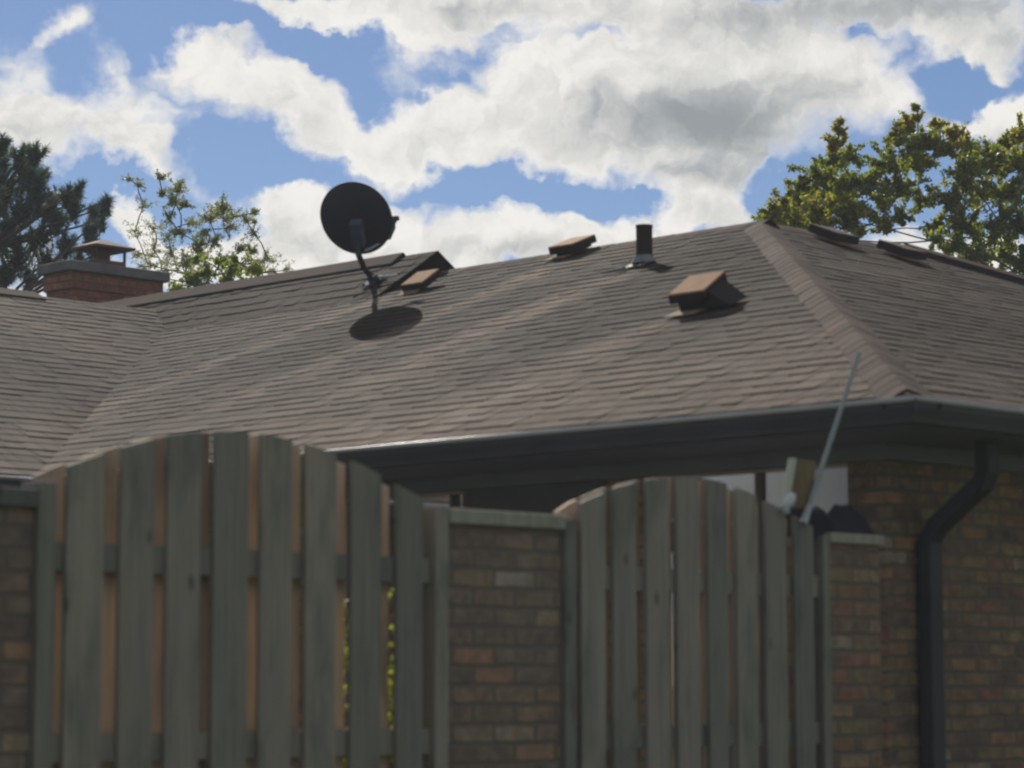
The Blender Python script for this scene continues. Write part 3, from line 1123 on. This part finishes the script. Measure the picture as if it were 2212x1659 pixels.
# satellite dish
dc = at(770, 471, 19.35)
ft_, x, u, n = frame_on(810, 610, 'W')
root = thing('satellite_dish', 'dark round satellite dish seen from behind on a bent mast above the roof', 'satellite dish', ft_)
dn = Vector((.14, .78, .60)).normalized()                  # the dish looks away from us
ex = dn.cross(Z).normalized()
tiltd = R(0)
ey = ex.cross(dn).normalized()
ex, ey = ex * math.cos(tiltd) + ey * math.sin(tiltd), ey * math.cos(tiltd) - ex * math.sin(tiltd)
mb = MB()
RX, RY, DEP = .262, .290, .055
nr, ns = 8, 40
for side, off in ((0, 0.0), (1, -.008)):
    rings = []
    for i in range(nr + 1):
        r = i / nr
        rings.append([dc + ex * RX * r * math.cos(2 * math.pi * k / ns) + ey * RY * r * math.sin(2 * math.pi * k / ns) + dn * (DEP * (r * r - 1) + off) for k in range(ns)])
    for i in range(nr):
        for k in range(ns):
            q = [rings[i][k], rings[i][(k + 1) % ns], rings[i + 1][(k + 1) % ns], rings[i + 1][k]]
            if i == 0:
                q = [rings[0][0], rings[1][(k + 1) % ns], rings[1][k]]
                q = [q[0], q[2], q[1]]
            mb.face(q if side == 0 else q[::-1])
    last = rings[-1]
    if side == 0:
        first = last
for k in range(ns):
    mb.face([first[k], first[(k + 1) % ns], last[(k + 1) % ns], last[k]])
mb.build('reflector', M['dish'], root, smooth=True)
mb = MB()
rim = [dc + ex * (RX + .002) * math.cos(2 * math.pi * k / 48) + ey * (RY + .002) * math.sin(2 * math.pi * k / 48) - dn * .003 for k in range(49)]
mb.tube(rim, .0065, 6, False)
mb.build('rim', M['dish'], root, smooth=True)
D0 = dc.y
back = dc - dn * (DEP + .02)
mb = MB()
mk = at(772, 520, D0 - .13)
mt = at(773, 548, D0 - .10)
mm_ = at(786, 578, (D0 + ft_.y) / 2)
mb.tube([mk, mt, mm_, at(800, 597, ft_.y - .01), ft_ + n * .035], [.020, .020, .021, .021, .021], 10)
mb.build('mast', M['dark_steel'], root, smooth=False)
mb = MB()
b0 = at(772, 505, D0 - .10)
mb.box(b0 - ex * .045 - ey * .10 - dn * .05, ex, ey, dn, .09, .2, .10)
mb.build('bracket', M['dark_steel'], root, bevel=.008)
mb = MB()
mb.box(ft_ - x * .075 - u * .085 + n * .014, x, u, n, .15, .17, .006)
mb.box(ft_ - x * .035 - u * .03 + n * .02, x, u, n, .07, .06, .035)
for sx in (-.055, .055):
    for su in (-.065, .065):
        mb.tube([ft_ + x * sx + u * su + n * .02, ft_ + x * sx + u * su + n * .032], .012, 6)
mb.build('foot_plate', M['dark_steel'], root, bevel=.003)
mb = MB()
arm = [at(789, 541, D0 - .03), at(800, 537, D0 + .0), at(840, 514, D0 + .2), at(848, 492, D0 + .3), at(853, 474, D0 + .34)]
mb.tube(arm[:3], .010, 8)
mb.build('feed_arm', M['steel'], root)
mb = MB()
mb.tube([arm[2], arm[3], arm[4]], [.018, .024, .022], 8)
mb.tube([at(846, 474, D0 + .34), at(861, 471, D0 + .32)], [.026, .018], 10)
mb.build('receiver', M['dark_steel'], root)
mb = MB()
s0, s1 = ft_ + n * .04 + x * .02, frame_on(862, 602, 'W')[0] + n * .03
mb.tube([s0, s1], .009, 6)
mb.build('strut', M['steel'], root)
mb = MB()
mb.tube([arm[0] - dn * .04, mt + x * .03, mm_ + x * .035 - Z * .02, ft_ + x * .06 + n * .03, ft_ + x * .12 - u * .12 + n * .022, ft_ + x * .05 - u * .30 + n * .02], .0045, 6)
mb.build('cable', M['pipe'], root)

# ---------------------------------------------------------------- fence line (u runs away to the right along B, d towards us)
P1 = hit(970, 1098, (0, 0, EYE + .6), Z)
P1.z = 0
NF = -A


def fp(u, d, z):
    return P1 + B * u + NF * d + Z * (EYE + z)


def interp(xs, x):
    for (x0, y0), (x1, y1) in zip(xs, xs[1:]):
        if x <= x1:
            t = (x - x0) / (x1 - x0)
            return y0 + (y1 - y0) * max(0, t)
    return xs[-1][1]


ARCH_L = [(-1.72, .600), (-1.611, .652), (-1.424, .718), (-1.246, .768), (-1.099, .794), (-.929, .806), (-.773, .800), (-.573, .770), (-.409, .730), (-.261, .679), (-.121, .630), (0.02, .58)]
ARCH_R = [(.55, .590), (.675, .656), (.849, .714), (1.027, .755), (1.183, .775), (1.30, .780), (1.45, .768), (1.617, .734), (1.843, .672), (2.016, .615), (2.13, .58)]
FR_L = [(-1.599, -1.464), (-1.397, -1.27), (-1.214, -1.085), (-1.032, -.895), (-.836, -.706), (-.644, -.515), (-.449, -.318), (-.238, -.118)]
FR_R = [(.665, .79), (.842, .966), (1.017, 1.143), (1.19, 1.314), (1.37, 1.484), (1.536, 1.655), (1.711, 1.839), (1.885, 2.004)]


def plank(mb, u0, u1, d0, d1, z0, arch, rg, seg=4):
    """one upright board with its curved top; leans and cups a little"""
    lean = rg.uniform(-.006, .006)
    cup = rg.uniform(-.003, .003)
    tone = rg.uniform(0, 1)
    c = (tone, 0, 0)
    us = [u0 + (u1 - u0) * i / seg for i in range(seg + 1)]
    def pt(i, d, top):
        z = interp(arch, us[i]) if top else z0
        if top and d < d1:
            z -= .0
        k = abs(i / seg - .5) * 2
        return fp(us[i] + (lean if top else 0), d + cup * k, z)
    for i in range(seg):
        mb.face([pt(i, d1, 0), pt(i + 1, d1, 0), pt(i + 1, d1, 1), pt(i, d1, 1)], None, c)
        mb.face([pt(i + 1, d0, 0), pt(i, d0, 0), pt(i, d0, 1), pt(i + 1, d0, 1)], None, c)
        mb.face([pt(i, d1, 1), pt(i + 1, d1, 1), pt(i + 1, d0, 1), pt(i, d0, 1)], None, c)
    for i in (0, seg):
        mb.face([pt(i, d1, 0), pt(i, d0, 0), pt(i, d0, 1), pt(i, d1, 1)], None, c)


def fence_panel(label, boards, arch, posts, ends, seed):
    rg = random.Random(seed)
    u_mid = (boards[0][0] + boards[-1][1]) / 2
    root = thing('fence_panel', label, 'fence panel', fp(u_mid, 0, -EYE), 'arched wooden fence panels')
    mb = MB()
    for (a_, b_) in boards:
        plank(mb, a_, b_, -.018, 0, -EYE + .05, arch, rg)
    mb.build('front_boards', M['wood'], root)
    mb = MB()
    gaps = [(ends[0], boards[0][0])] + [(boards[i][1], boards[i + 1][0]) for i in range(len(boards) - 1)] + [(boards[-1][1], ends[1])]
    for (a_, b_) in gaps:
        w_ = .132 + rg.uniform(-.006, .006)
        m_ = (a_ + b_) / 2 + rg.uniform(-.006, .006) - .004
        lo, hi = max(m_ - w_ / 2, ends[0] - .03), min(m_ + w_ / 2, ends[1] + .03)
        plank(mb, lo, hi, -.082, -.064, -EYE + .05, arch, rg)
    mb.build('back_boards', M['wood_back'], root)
    for zt_ in (.425, -.155, -1.15):
        mb = MB()
        mb.box(fp(ends[0], -.062, zt_ - .085), B, NF, Z, ends[1] - ends[0], .042, .085, (rg.random(), 0, 0))
        mb.build('rail', M['wood'], root)
    for (a_, b_, zt_) in posts:
        mb = MB()
        mb.box(fp(a_, -.095, -EYE - .2), B, NF, Z, b_ - a_, .10, EYE + .2 + zt_, (rg.random(), 0, 0))
        mb.build('post', M['wood'], root, bevel=.004)
    return root


fence_panel('larger arch-topped wooden fence panel, nearest, left of the narrow brick gap', FR_L, ARCH_L, [(-1.705, -1.643, .605), (-.064, -.004, .605)], (-1.64, -.066), 11)
fence_panel('smaller arch-topped wooden fence panel with the leaning metal rod at its far end', FR_R, ARCH_R, [(.578, .634, .59), (2.062, 2.107, .588)], (.636, 2.060), 12)


def pier(label, u0, u1, thick, capt, seed, brick='pier_brick', top=.6, cap_mat='wood_cap'):
    root = thing('brick_pier', label, 'brick pier', fp((u0 + u1) / 2, -.15, -EYE), 'capped brick piers of the fence line')
    mb = MB()
    z0, z1 = -EYE, top - capt
    P = [(u0, -.02), (u1, -.02), (u1, -.02 - thick), (u0, -.02 - thick)]
    s = 0
    for k in range(4):
        p, q = P[k], P[(k + 1) % 4]
        d = math.hypot(q[0] - p[0], q[1] - p[1])
        mb.face([fp(*p, z0), fp(*q, z0), fp(*q, z1), fp(*p, z1)], [(s + seed, z0), (s + d + seed, z0), (s + d + seed, z1), (s + seed, z1)])
        s += d
    mb.build('shaft', M[brick], root)
    mb = MB()
    mb.box(fp(u0, -.04 - thick, z1 + .001), B, NF, Z, u1 - u0, thick + .05, capt, (.6, 0, 0))
    mb.build('cap', M[cap_mat], root, bevel=.005)
    return root


pier('brick pier at the left picture edge, beside the larger fence panel', -2.7, -1.708, .22, .055, 3.0, top=.578, cap_mat='wood_dark')
pier('wide brick pier with a greenish cap, between the two arched fence panels', -.002, .574, .22, .052, 7.13)
pier('brick pier with a short pale cap carrying the dark bundle', 2.110, 2.46, .22, .042, 11.2, 'brick')

# dark covered bundle on the last pier's cap
bz = .602
root_c = fp(2.29, -.12, bz)
mb = MB()
rg = random.Random(4)
prof = [(1.99, .06), (2.01, .155), (2.05, .165), (2.09, .135), (2.14, .115), (2.17, .088), (2.21, .075), (2.245, .05), (2.275, .06), (2.30, .10), (2.32, .105), (2.345, .135), (2.37, .105), (2.395, .112), (2.42, .06), (2.44, .015)]
nd = 9
rows = []
for (u_, h_) in prof:
    row = []
    for j in range(nd):
        th_ = math.pi * j / (nd - 1)
        row.append(fp(u_ + .004 * math.sin(9 * j + u_ * 40), -.12 + .10 * math.cos(th_) * (1 + .1 * math.sin(u_ * 50 + j)), bz - .02 * (u_ < 2.10) + (h_ + .012 * math.sin(u_ * 63 + j * 2)) * math.sin(th_)))
    rows.append(row)
for i in range(len(rows) - 1):
    for j in range(nd - 1):
        mb.face([rows[i][j], rows[i + 1][j], rows[i + 1][j + 1], rows[i][j + 1]])
mb.face(rows[0])
mb.face(rows[-1][::-1])
mb.tube([fp(2.075, -.10, bz + .15), fp(2.083, -.10, bz + .24), fp(2.088, -.10, bz + .285)], [.016, .011, .004], 6)
bd = mb.build('bundle', M['black_cloth'], None, smooth=True, loc=tuple(root_c))
tag(bd, 'lumpy black bundle with a thin spike, lying on the end pier cap', 'bundle')

# leaning rod, bulb, tilted board at the far end of the smaller panel
du = lambda px: ((hit(px, 1110, fp(0, 0, 0), NF)) - P1).dot(B)
ph = lambda px, py, d: hit(px, py, fp(0, d, 0), NF)
p0, p1 = ph(1740, 1118, .02), ph(1856, 763, .02)
root = thing('metal_rod', 'thin grey metal rod leaning right above the end of the smaller fence panel', 'rod', tuple(p0))
mb = MB()
mid = p0.lerp(p1, .5)
mb.tube([p0, p0.lerp(p1, .12), mid, p1], [.0115, .0112, .0105, .0085], 10)
mb.build('shaft', M['pole'], root)
mb = MB()
mb.tube([p0 - (p1 - p0) * .035, p0 + (p1 - p0) * .07], [.017, .014], 10)
mb.build('socket', M['steel'], root)
q0, q1 = ph(1697, 1103, .03), ph(1712, 1068, .03)
mb = MB()
mb.tube([q0 - Z * .012, q0, q0.lerp(q1, .35), q0.lerp(q1, .8), q1, q1 + (q1 - q0) * .08], [.015, .018, .021, .021, .015, .005], 12)
tag(mb.build('knob', M['white_plastic'], None, smooth=True, loc=tuple(q0)), 'rounded white plastic knob on the fence top beside the leaning rod', 'knob')
c = [ph(1704, 1096, .0), ph(1752, 1100, .0), ph(1764, 997, .0), ph(1722, 990, .0)]
root = thing('leaning_board', 'short tilted brown board with a pale edge, standing behind the white knob', 'board', tuple(c[0]))
mb = MB()
mb.hexa([c[0], c[1], c[1] - NF * .03, c[0] - NF * .03, c[3], c[2], c[2] - NF * .03, c[3] - NF * .03])
mb.build('face_board', M['board_face'], root)
e = [ph(1692, 1094, .004), ph(1703.5, 1096, .004), ph(1721.5, 990, .004), ph(1711, 989, .004)]
mb = MB()
mb.hexa([e[0], e[1], e[1] - NF * .02, e[0] - NF * .02, e[3], e[2], e[2] - NF * .02, e[3] - NF * .02])
mb.build('edge_strip', M['board_edge'], root)

# ---------------------------------------------------------------- trees
def leafquad(mb, p, n, t, L_, W_, col):
    s = n.cross(t).normalized()
    t = s.cross(n).normalized()
    mb.face([p, p + t * L_ * .5 + s * W_ * .5, p + t * L_, p + t * L_ * .5 - s * W_ * .5], None, col)


def rvec(rg):
    while True:
        v = Vector((rg.uniform(-1, 1), rg.uniform(-1, 1), rg.uniform(-1, 1)))
        if .05 < v.length < 1:
            return v.normalized()


def branch(mb, p, q, r0, r1, rg, sag=.06, n=5, sides=6):
    p, q = Vector(p), Vector(q)
    L_ = (q - p).length
    pts, rad = [], []
    off = rvec(rg) * L_ * sag
    for i in range(n + 1):
        t = i / n
        j = rvec(rg) * L_ * .012 if 0 < i < n else Vector()
        pts.append(p.lerp(q, t) + off * math.sin(math.pi * t) + j)
        rad.append(r0 + (r1 - r0) * t)
    mb.tube(pts, rad, sides, False)
    return pts


def broadleaf(name, label, base, fork, clumps, Y, spread, leaf, per, mat, seed, group=None, twig_r=.006, tint=(.4, .22), yfall=0, bark='bark', trunk_r=.16, twigs=9, droop=.2, narrow=.62):
    """clumps: (column, row, radius, density[, extra tint]) as seen, each with its own depth"""
    rg = random.Random(seed)
    root = thing(name, label, 'tree', (base[0], base[1], 0), group)
    tk, cr = MB(), MB()
    f = Vector(fork)
    branch(tk, Vector((base[0], base[1], -.1)), f, trunk_r, trunk_r * .6, rg, .02, 7, 10)
    cents = []
    for cl in clumps:
        px, py, rp, den = cl[:4]
        y = Y + rg.uniform(-spread, spread)
        c = at(px, py, y)
        cents.append((c, rp / F * y, den, cl[4] if len(cl) > 4 else 0))
    order = sorted(range(len(cents)), key=lambda i: (cents[i][0] - f).length)
    placed = [(f, trunk_r * .6)]
    for i in order:
        c, r, den, ex_ = cents[i]
        # join the nearest wood that is lower and nearer the fork
        best = min(placed, key=lambda pr: (pr[0] - c).length + (0 if pr[0].z < c.z - r * .2 else 1.5))
        rr = max(twig_r * 1.6, best[1] * .62)
        pts = branch(tk, best[0], c, rr, rr * .55, rg, .13, 5, 5)
        placed.append((pts[3], rr * .8))
        placed.append((c, rr * .55))
        n_tw = max(3, int(twigs * min(1.6, .6 + den * .5)))
        for k in range(n_tw):
            d = rvec(rg)
            d.z = d.z * .8 + .15
            tip = c + d * r * (rg.uniform(.5, 1.15) if rg.random() < .72 else rg.uniform(1.1, 1.75))
            st = c + (pts[4] - c) * rg.uniform(0, .9)
            tp = branch(tk, st, tip, rr * .35 if rr * .35 > twig_r * .5 else twig_r * .5, twig_r * .3, rg, .1, 3, 4)
            nl = int(per * den / n_tw)
            for _ in range(nl):
                t = rg.random() ** .7
                s_ = min(2, int(t * 3))
                p = tp[s_].lerp(tp[s_ + 1], t * 3 - s_) + rvec(rg) * r * .22 * rg.random()
                dd = rvec(rg)
                dd.z -= droop
                nn = rvec(rg)
                nn.z += .5
                g_ = rg.gauss(tint[0] + ex_ + yfall * (p.z - f.z), tint[1])
                leafquad(cr, p, nn.normalized(), dd.normalized(), leaf * rg.uniform(.6, 1.2), leaf * narrow * rg.uniform(.7, 1.2), (min(1, max(0, g_)), 0, 0))
    tk.build('trunk', M[bark], root)
    cr.build('crown', M[mat], root)
    return root


# maple on the right
mcl = [(1665, 462, 22, 1, .1), (1700, 455, 34, 1.2, .1), (1750, 430, 50, 1.3), (1770, 380, 40, 1.1), (1800, 350, 40, 1.0), (1835, 335, 34, .9), (1813, 285, 13, .3, .3), (1816, 262, 8, .12, .3),
       (1800, 312, 20, .6, .3), (1830, 410, 60, 1.6), (1780, 440, 45, 1.3, .15), (1880, 390, 50, 1.3), (1860, 450, 50, 1.2), (1925, 350, 42, 1.2), (1935, 300, 34, 1.0, .15), (1960, 275, 28, .8, .25),
       (1982, 250, 12, .22, .3), (1978, 232, 8, .1, .3), (1990, 310, 45, 1.3), (2020, 268, 18, .3, .25), (2060, 285, 26, .5, .25), (2040, 320, 45, 1.2, .1), (2085, 310, 30, .7, .3), (2105, 345, 34, .9),
       (1950, 400, 45, 1.2), (2080, 380, 60, 1.6), (2050, 430, 50, 1.3), (2120, 420, 60, 1.6, .1), (2160, 365, 45, 1.3), (2185, 310, 34, 1.0, .15), (2205, 285, 24, .7, .25), (2210, 350, 50, 1.4, .1),
       (2190, 420, 55, 1.5), (1945, 470, 32, .8), (1900, 490, 26, .7), (2090, 490, 55, 1.4), (2160, 480, 60, 1.5), (2210, 490, 55, 1.4), (2100, 545, 40, 1.0), (2170, 550, 50, 1.2), (2220, 570, 50, 1.4, -.2),
       (1850, 498, 24, .7, .1), (1720, 480, 40, 1.1, .1), (1640, 470, 12, .4), (1990, 345, 40, 1.0), (2020, 480, 18, .4), (2250, 420, 70, 1.4), (2270, 330, 60, 1.2), (2300, 500, 80, 1.4), (2340, 400, 70, 1.2), (2350, 300, 50, 1.0), (2410, 350, 60, 1.1), (2430, 440, 70, 1.2), (2390, 520, 70, 1.2), (2490, 420, 60, 1.0), (2480, 510, 60, 1.0)]
broadleaf('maple_tree', 'broad leafy tree turning yellow at the top, behind the right end of the roof', (5.0, 30.2), (4.6, 30, 4.2), mcl + [(1690, 445, 30, .8, .1), (1730, 400, 26, .6), (1770, 465, 50, 1.2, .2), (1820, 450, 50, 1.2, .2), (1700, 485, 50, 1.2, .1), (1760, 490, 50, 1.2, .1), (1900, 430, 40, .8), (2000, 430, 40, .7), (1960, 350, 40, .8, .1), (2140, 340, 40, .8, .1), (2060, 530, 36, .7), (2110, 580, 40, .9), (2160, 600, 44, 1.0), (2215, 620, 44, 1.0), (2010, 520, 24, .4), (1830, 480, 34, .8, .15), (1800, 400, 40, .9), (1730, 440, 40, .9, .15)], 29.5, 1.0, .052, 1250, 'maple_leaf', 21,
          tint=(.34, .2), yfall=.04, trunk_r=.2, twigs=12)

# sparse tree left of the dish
scl = [(280, 385, 14, .15, .1), (300, 400, 20, .3), (310, 440, 26, .3), (345, 383, 18, .55, .1), (385, 402, 24, .9), (372, 432, 30, 1.0), (400, 440, 18, .7), (352, 415, 14, .4), (365, 470, 22, .5), (385, 500, 26, .7), (330, 490, 26, .3),
       (330, 540, 34, .4, .2), (290, 500, 24, .22, .2), (300, 545, 26, .3, .2), (370, 545, 28, .5, .1), (350, 585, 30, .5, .1), (405, 560, 24, .5), (420, 480, 18, .4), (440, 500, 24, .7), (450, 470, 24, .8, .25), (480, 448, 26, 1.0, .1), (500, 470, 22, .7), (530, 470, 16, .4),
       (552, 458, 12, .4), (550, 480, 10, .2), (430, 530, 28, .9, .2), (470, 520, 24, .6), (520, 535, 18, .5), (545, 540, 18, .6), (490, 560, 26, .5), (300, 590, 22, .3, .2), (600, 590, 22, .28, .2), (625, 580, 14, .15, .2), (560, 570, 20, .3)]
broadleaf('locust_tree', 'thin airy tree with sparse small leaves, between the pine and the dish', (-3.6, 33.2), at(410, 640, 33), scl + [(470, 460, 30, .8, .2), (500, 490, 30, .6, .1), (440, 540, 34, .8, .2), (400, 570, 34, .6, .1), (545, 500, 26, .4, .1), (360, 510, 30, .5, .1), (320, 570, 34, .5, .2), (580, 560, 26, .4, .2), (520, 570, 34, .6, .1), (430, 590, 34, .8, .2)], 33, .7, .040, 620, 'locust_leaf', 5,
          twig_r=.006, tint=(.4, .25), trunk_r=.05, twigs=14, narrow=.38)
bcl = [(385, 628, 30, 1), (415, 605, 28, 1), (450, 590, 34, 1.2), (420, 560, 18, .5), (440, 620, 34, 1.2), (490, 600, 30, 1.1), (510, 580, 22, .8), (545, 585, 30, 1.2, .2), (530, 610, 28, 1.1), (475, 570, 20, .6), (505, 560, 12, .4), (570, 605, 24, .8), (600, 610, 14, .4), (350, 640, 30, 1), (640, 620, 20, .4), (470, 650, 60, 1.4)]
broadleaf('leafy_tree', 'bright yellow-green leafy treetop rising just over the roof ridge, right of the chimney', (-3.0, 30.2), at(470, 690, 30), bcl, 30, .5, .05, 330, 'bright_leaf', 9, trunk_r=.1, twigs=8)


def pine(name, label, base, clumps, Y, spread, seed):
    rg = random.Random(seed)
    root = thing(name, label, 'tree', (base[0], base[1], 0))
    tk, cr = MB(), MB()
    top = at(-12, 300, Y)
    trunk_pts = branch(tk, Vector((base[0], base[1], -.1)), top, .17, .02, rg, .01, 12, 10)
    for (px, py, rp, den) in clumps:
        y = Y + rg.uniform(-spread, spread)
        c = at(px, py, y)
        r = rp / F * y
        tp = min(trunk_pts, key=lambda q: abs(q.z - (c.z - .25 - (c - Vector((top.x, y, c.z))).length * .35)))
        pts = branch(tk, tp, c, .024, .010, rg, .06, 5, 5)
        for k in range(max(4, int(24 * den))):
            d = rvec(rg)
            tip = c + d * r * rg.uniform(.3, 1.0)
            grow = (d * .5 + Vector((.15, 0, .75))).normalized()
            st = tip - grow * rg.uniform(.14, .22)
            tk.tube([c.lerp(st, .2), st, tip], [.009, .007, .004], 4, False)
            tone = rg.gauss(.45, .2)
            for _ in range(62):
                t = rg.random()
                p = st.lerp(tip, t)
                nd_ = (rvec(rg) + grow * (.5 + .5 * t)).normalized()
                sdv = nd_.cross(rvec(rg)).normalized()
                ln = rg.uniform(.07, .12)
                cr.face([p - sdv * .0055, p + sdv * .0055, p + nd_ * ln], None, (min(1, max(0, tone + rg.gauss(0, .15))), 0, 0))
    tk.build('trunk', M['pine_bark'], root)
    cr.build('crown', M['needle'], root)


pcl = [(5, 305, 24, .8), (0, 350, 40, 1.2), (50, 330, 28, 1.0), (78, 325, 24, .9), (60, 365, 36, 1.2), (20, 400, 40, 1.2), (80, 400, 40, 1.3), (95, 375, 20, .6), (110, 430, 34, 1.1), (60, 440, 44, 1.3), (10, 440, 20, .6), (150, 415, 22, .7), (172, 402, 13, .4),
       (165, 440, 26, .7), (205, 455, 22, .7), (230, 435, 15, .6), (195, 490, 24, .7), (222, 470, 14, .4), (130, 470, 34, 1.0), (20, 490, 46, 1.3), (80, 500, 40, 1.0), (150, 520, 30, .8), (200, 520, 26, .7), (225, 540, 16, .5), (40, 545, 50, 1.4), (110, 555, 40, 1.0),
       (170, 560, 26, .7), (10, 590, 36, 1.0), (70, 600, 30, .7), (-40, 420, 70, 1.5), (-50, 520, 80, 1.6), (120, 600, 26, .5)]
pine('pine_tree', 'dark pine tree with tufted branches at the left picture edge, behind the chimney', (-5.9, 31.5), pcl, 31, .7, 31)

# leafy shrub on the patio, seen through slits of the nearer panel
rg = random.Random(77)
root = thing('patio_shrub', 'yellow-green shrub glimpsed through the slits of the larger fence panel', 'shrub', tuple(Vector(at(800, 1400, 10.8)).xy) + (0,))
tk, cr = MB(), MB()
bx = at(800, 1400, 10.8)
for k in range(60):
    tip = at(rg.uniform(690, 930), rg.uniform(1265, 1720), 10.8 + rg.uniform(-.35, .35))
    branch(tk, (bx.x + rg.uniform(-.1, .1), bx.y + rg.uniform(-.1, .1), 0), tip, .008, .003, rg, .05, 4, 4)
    for _ in range(26):
        p = tip + rvec(rg) * rg.uniform(0, .09)
        leafquad(cr, p, rvec(rg), rvec(rg), rg.uniform(.03, .055), .025, (min(1, max(0, rg.gauss(.7, .25))), 0, 0))
tk.build('stem', M['bark'], root)
cr.build('foliage', M['bright_leaf'], root)

# ---------------------------------------------------------------- thin haze in the air, lit by the sun from behind the house
mm = bpy.data.materials.new('haze_air')
mm.use_nodes = True
nt_ = mm.node_tree
nt_.nodes.clear()
v_ = nt_.nodes.new('ShaderNodeVolumePrincipled')
v_.inputs['Color'].default_value = (.86, .92, 1.0, 1)
v_.inputs['Density'].default_value = HAZE
v_.inputs['Anisotropy'].default_value = .1
o_ = nt_.nodes.new('ShaderNodeOutputMaterial')
nt_.links.new(v_.outputs[0], o_.inputs['Volume'])
hz = MB()
hz.box((-45, -6, -1), (1, 0, 0), (0, 1, 0), (0, 0, 1), 90, 54, 11)
tag(hz.build('haze', mm), 'thin pale haze in the air around the house', None, kind='stuff')
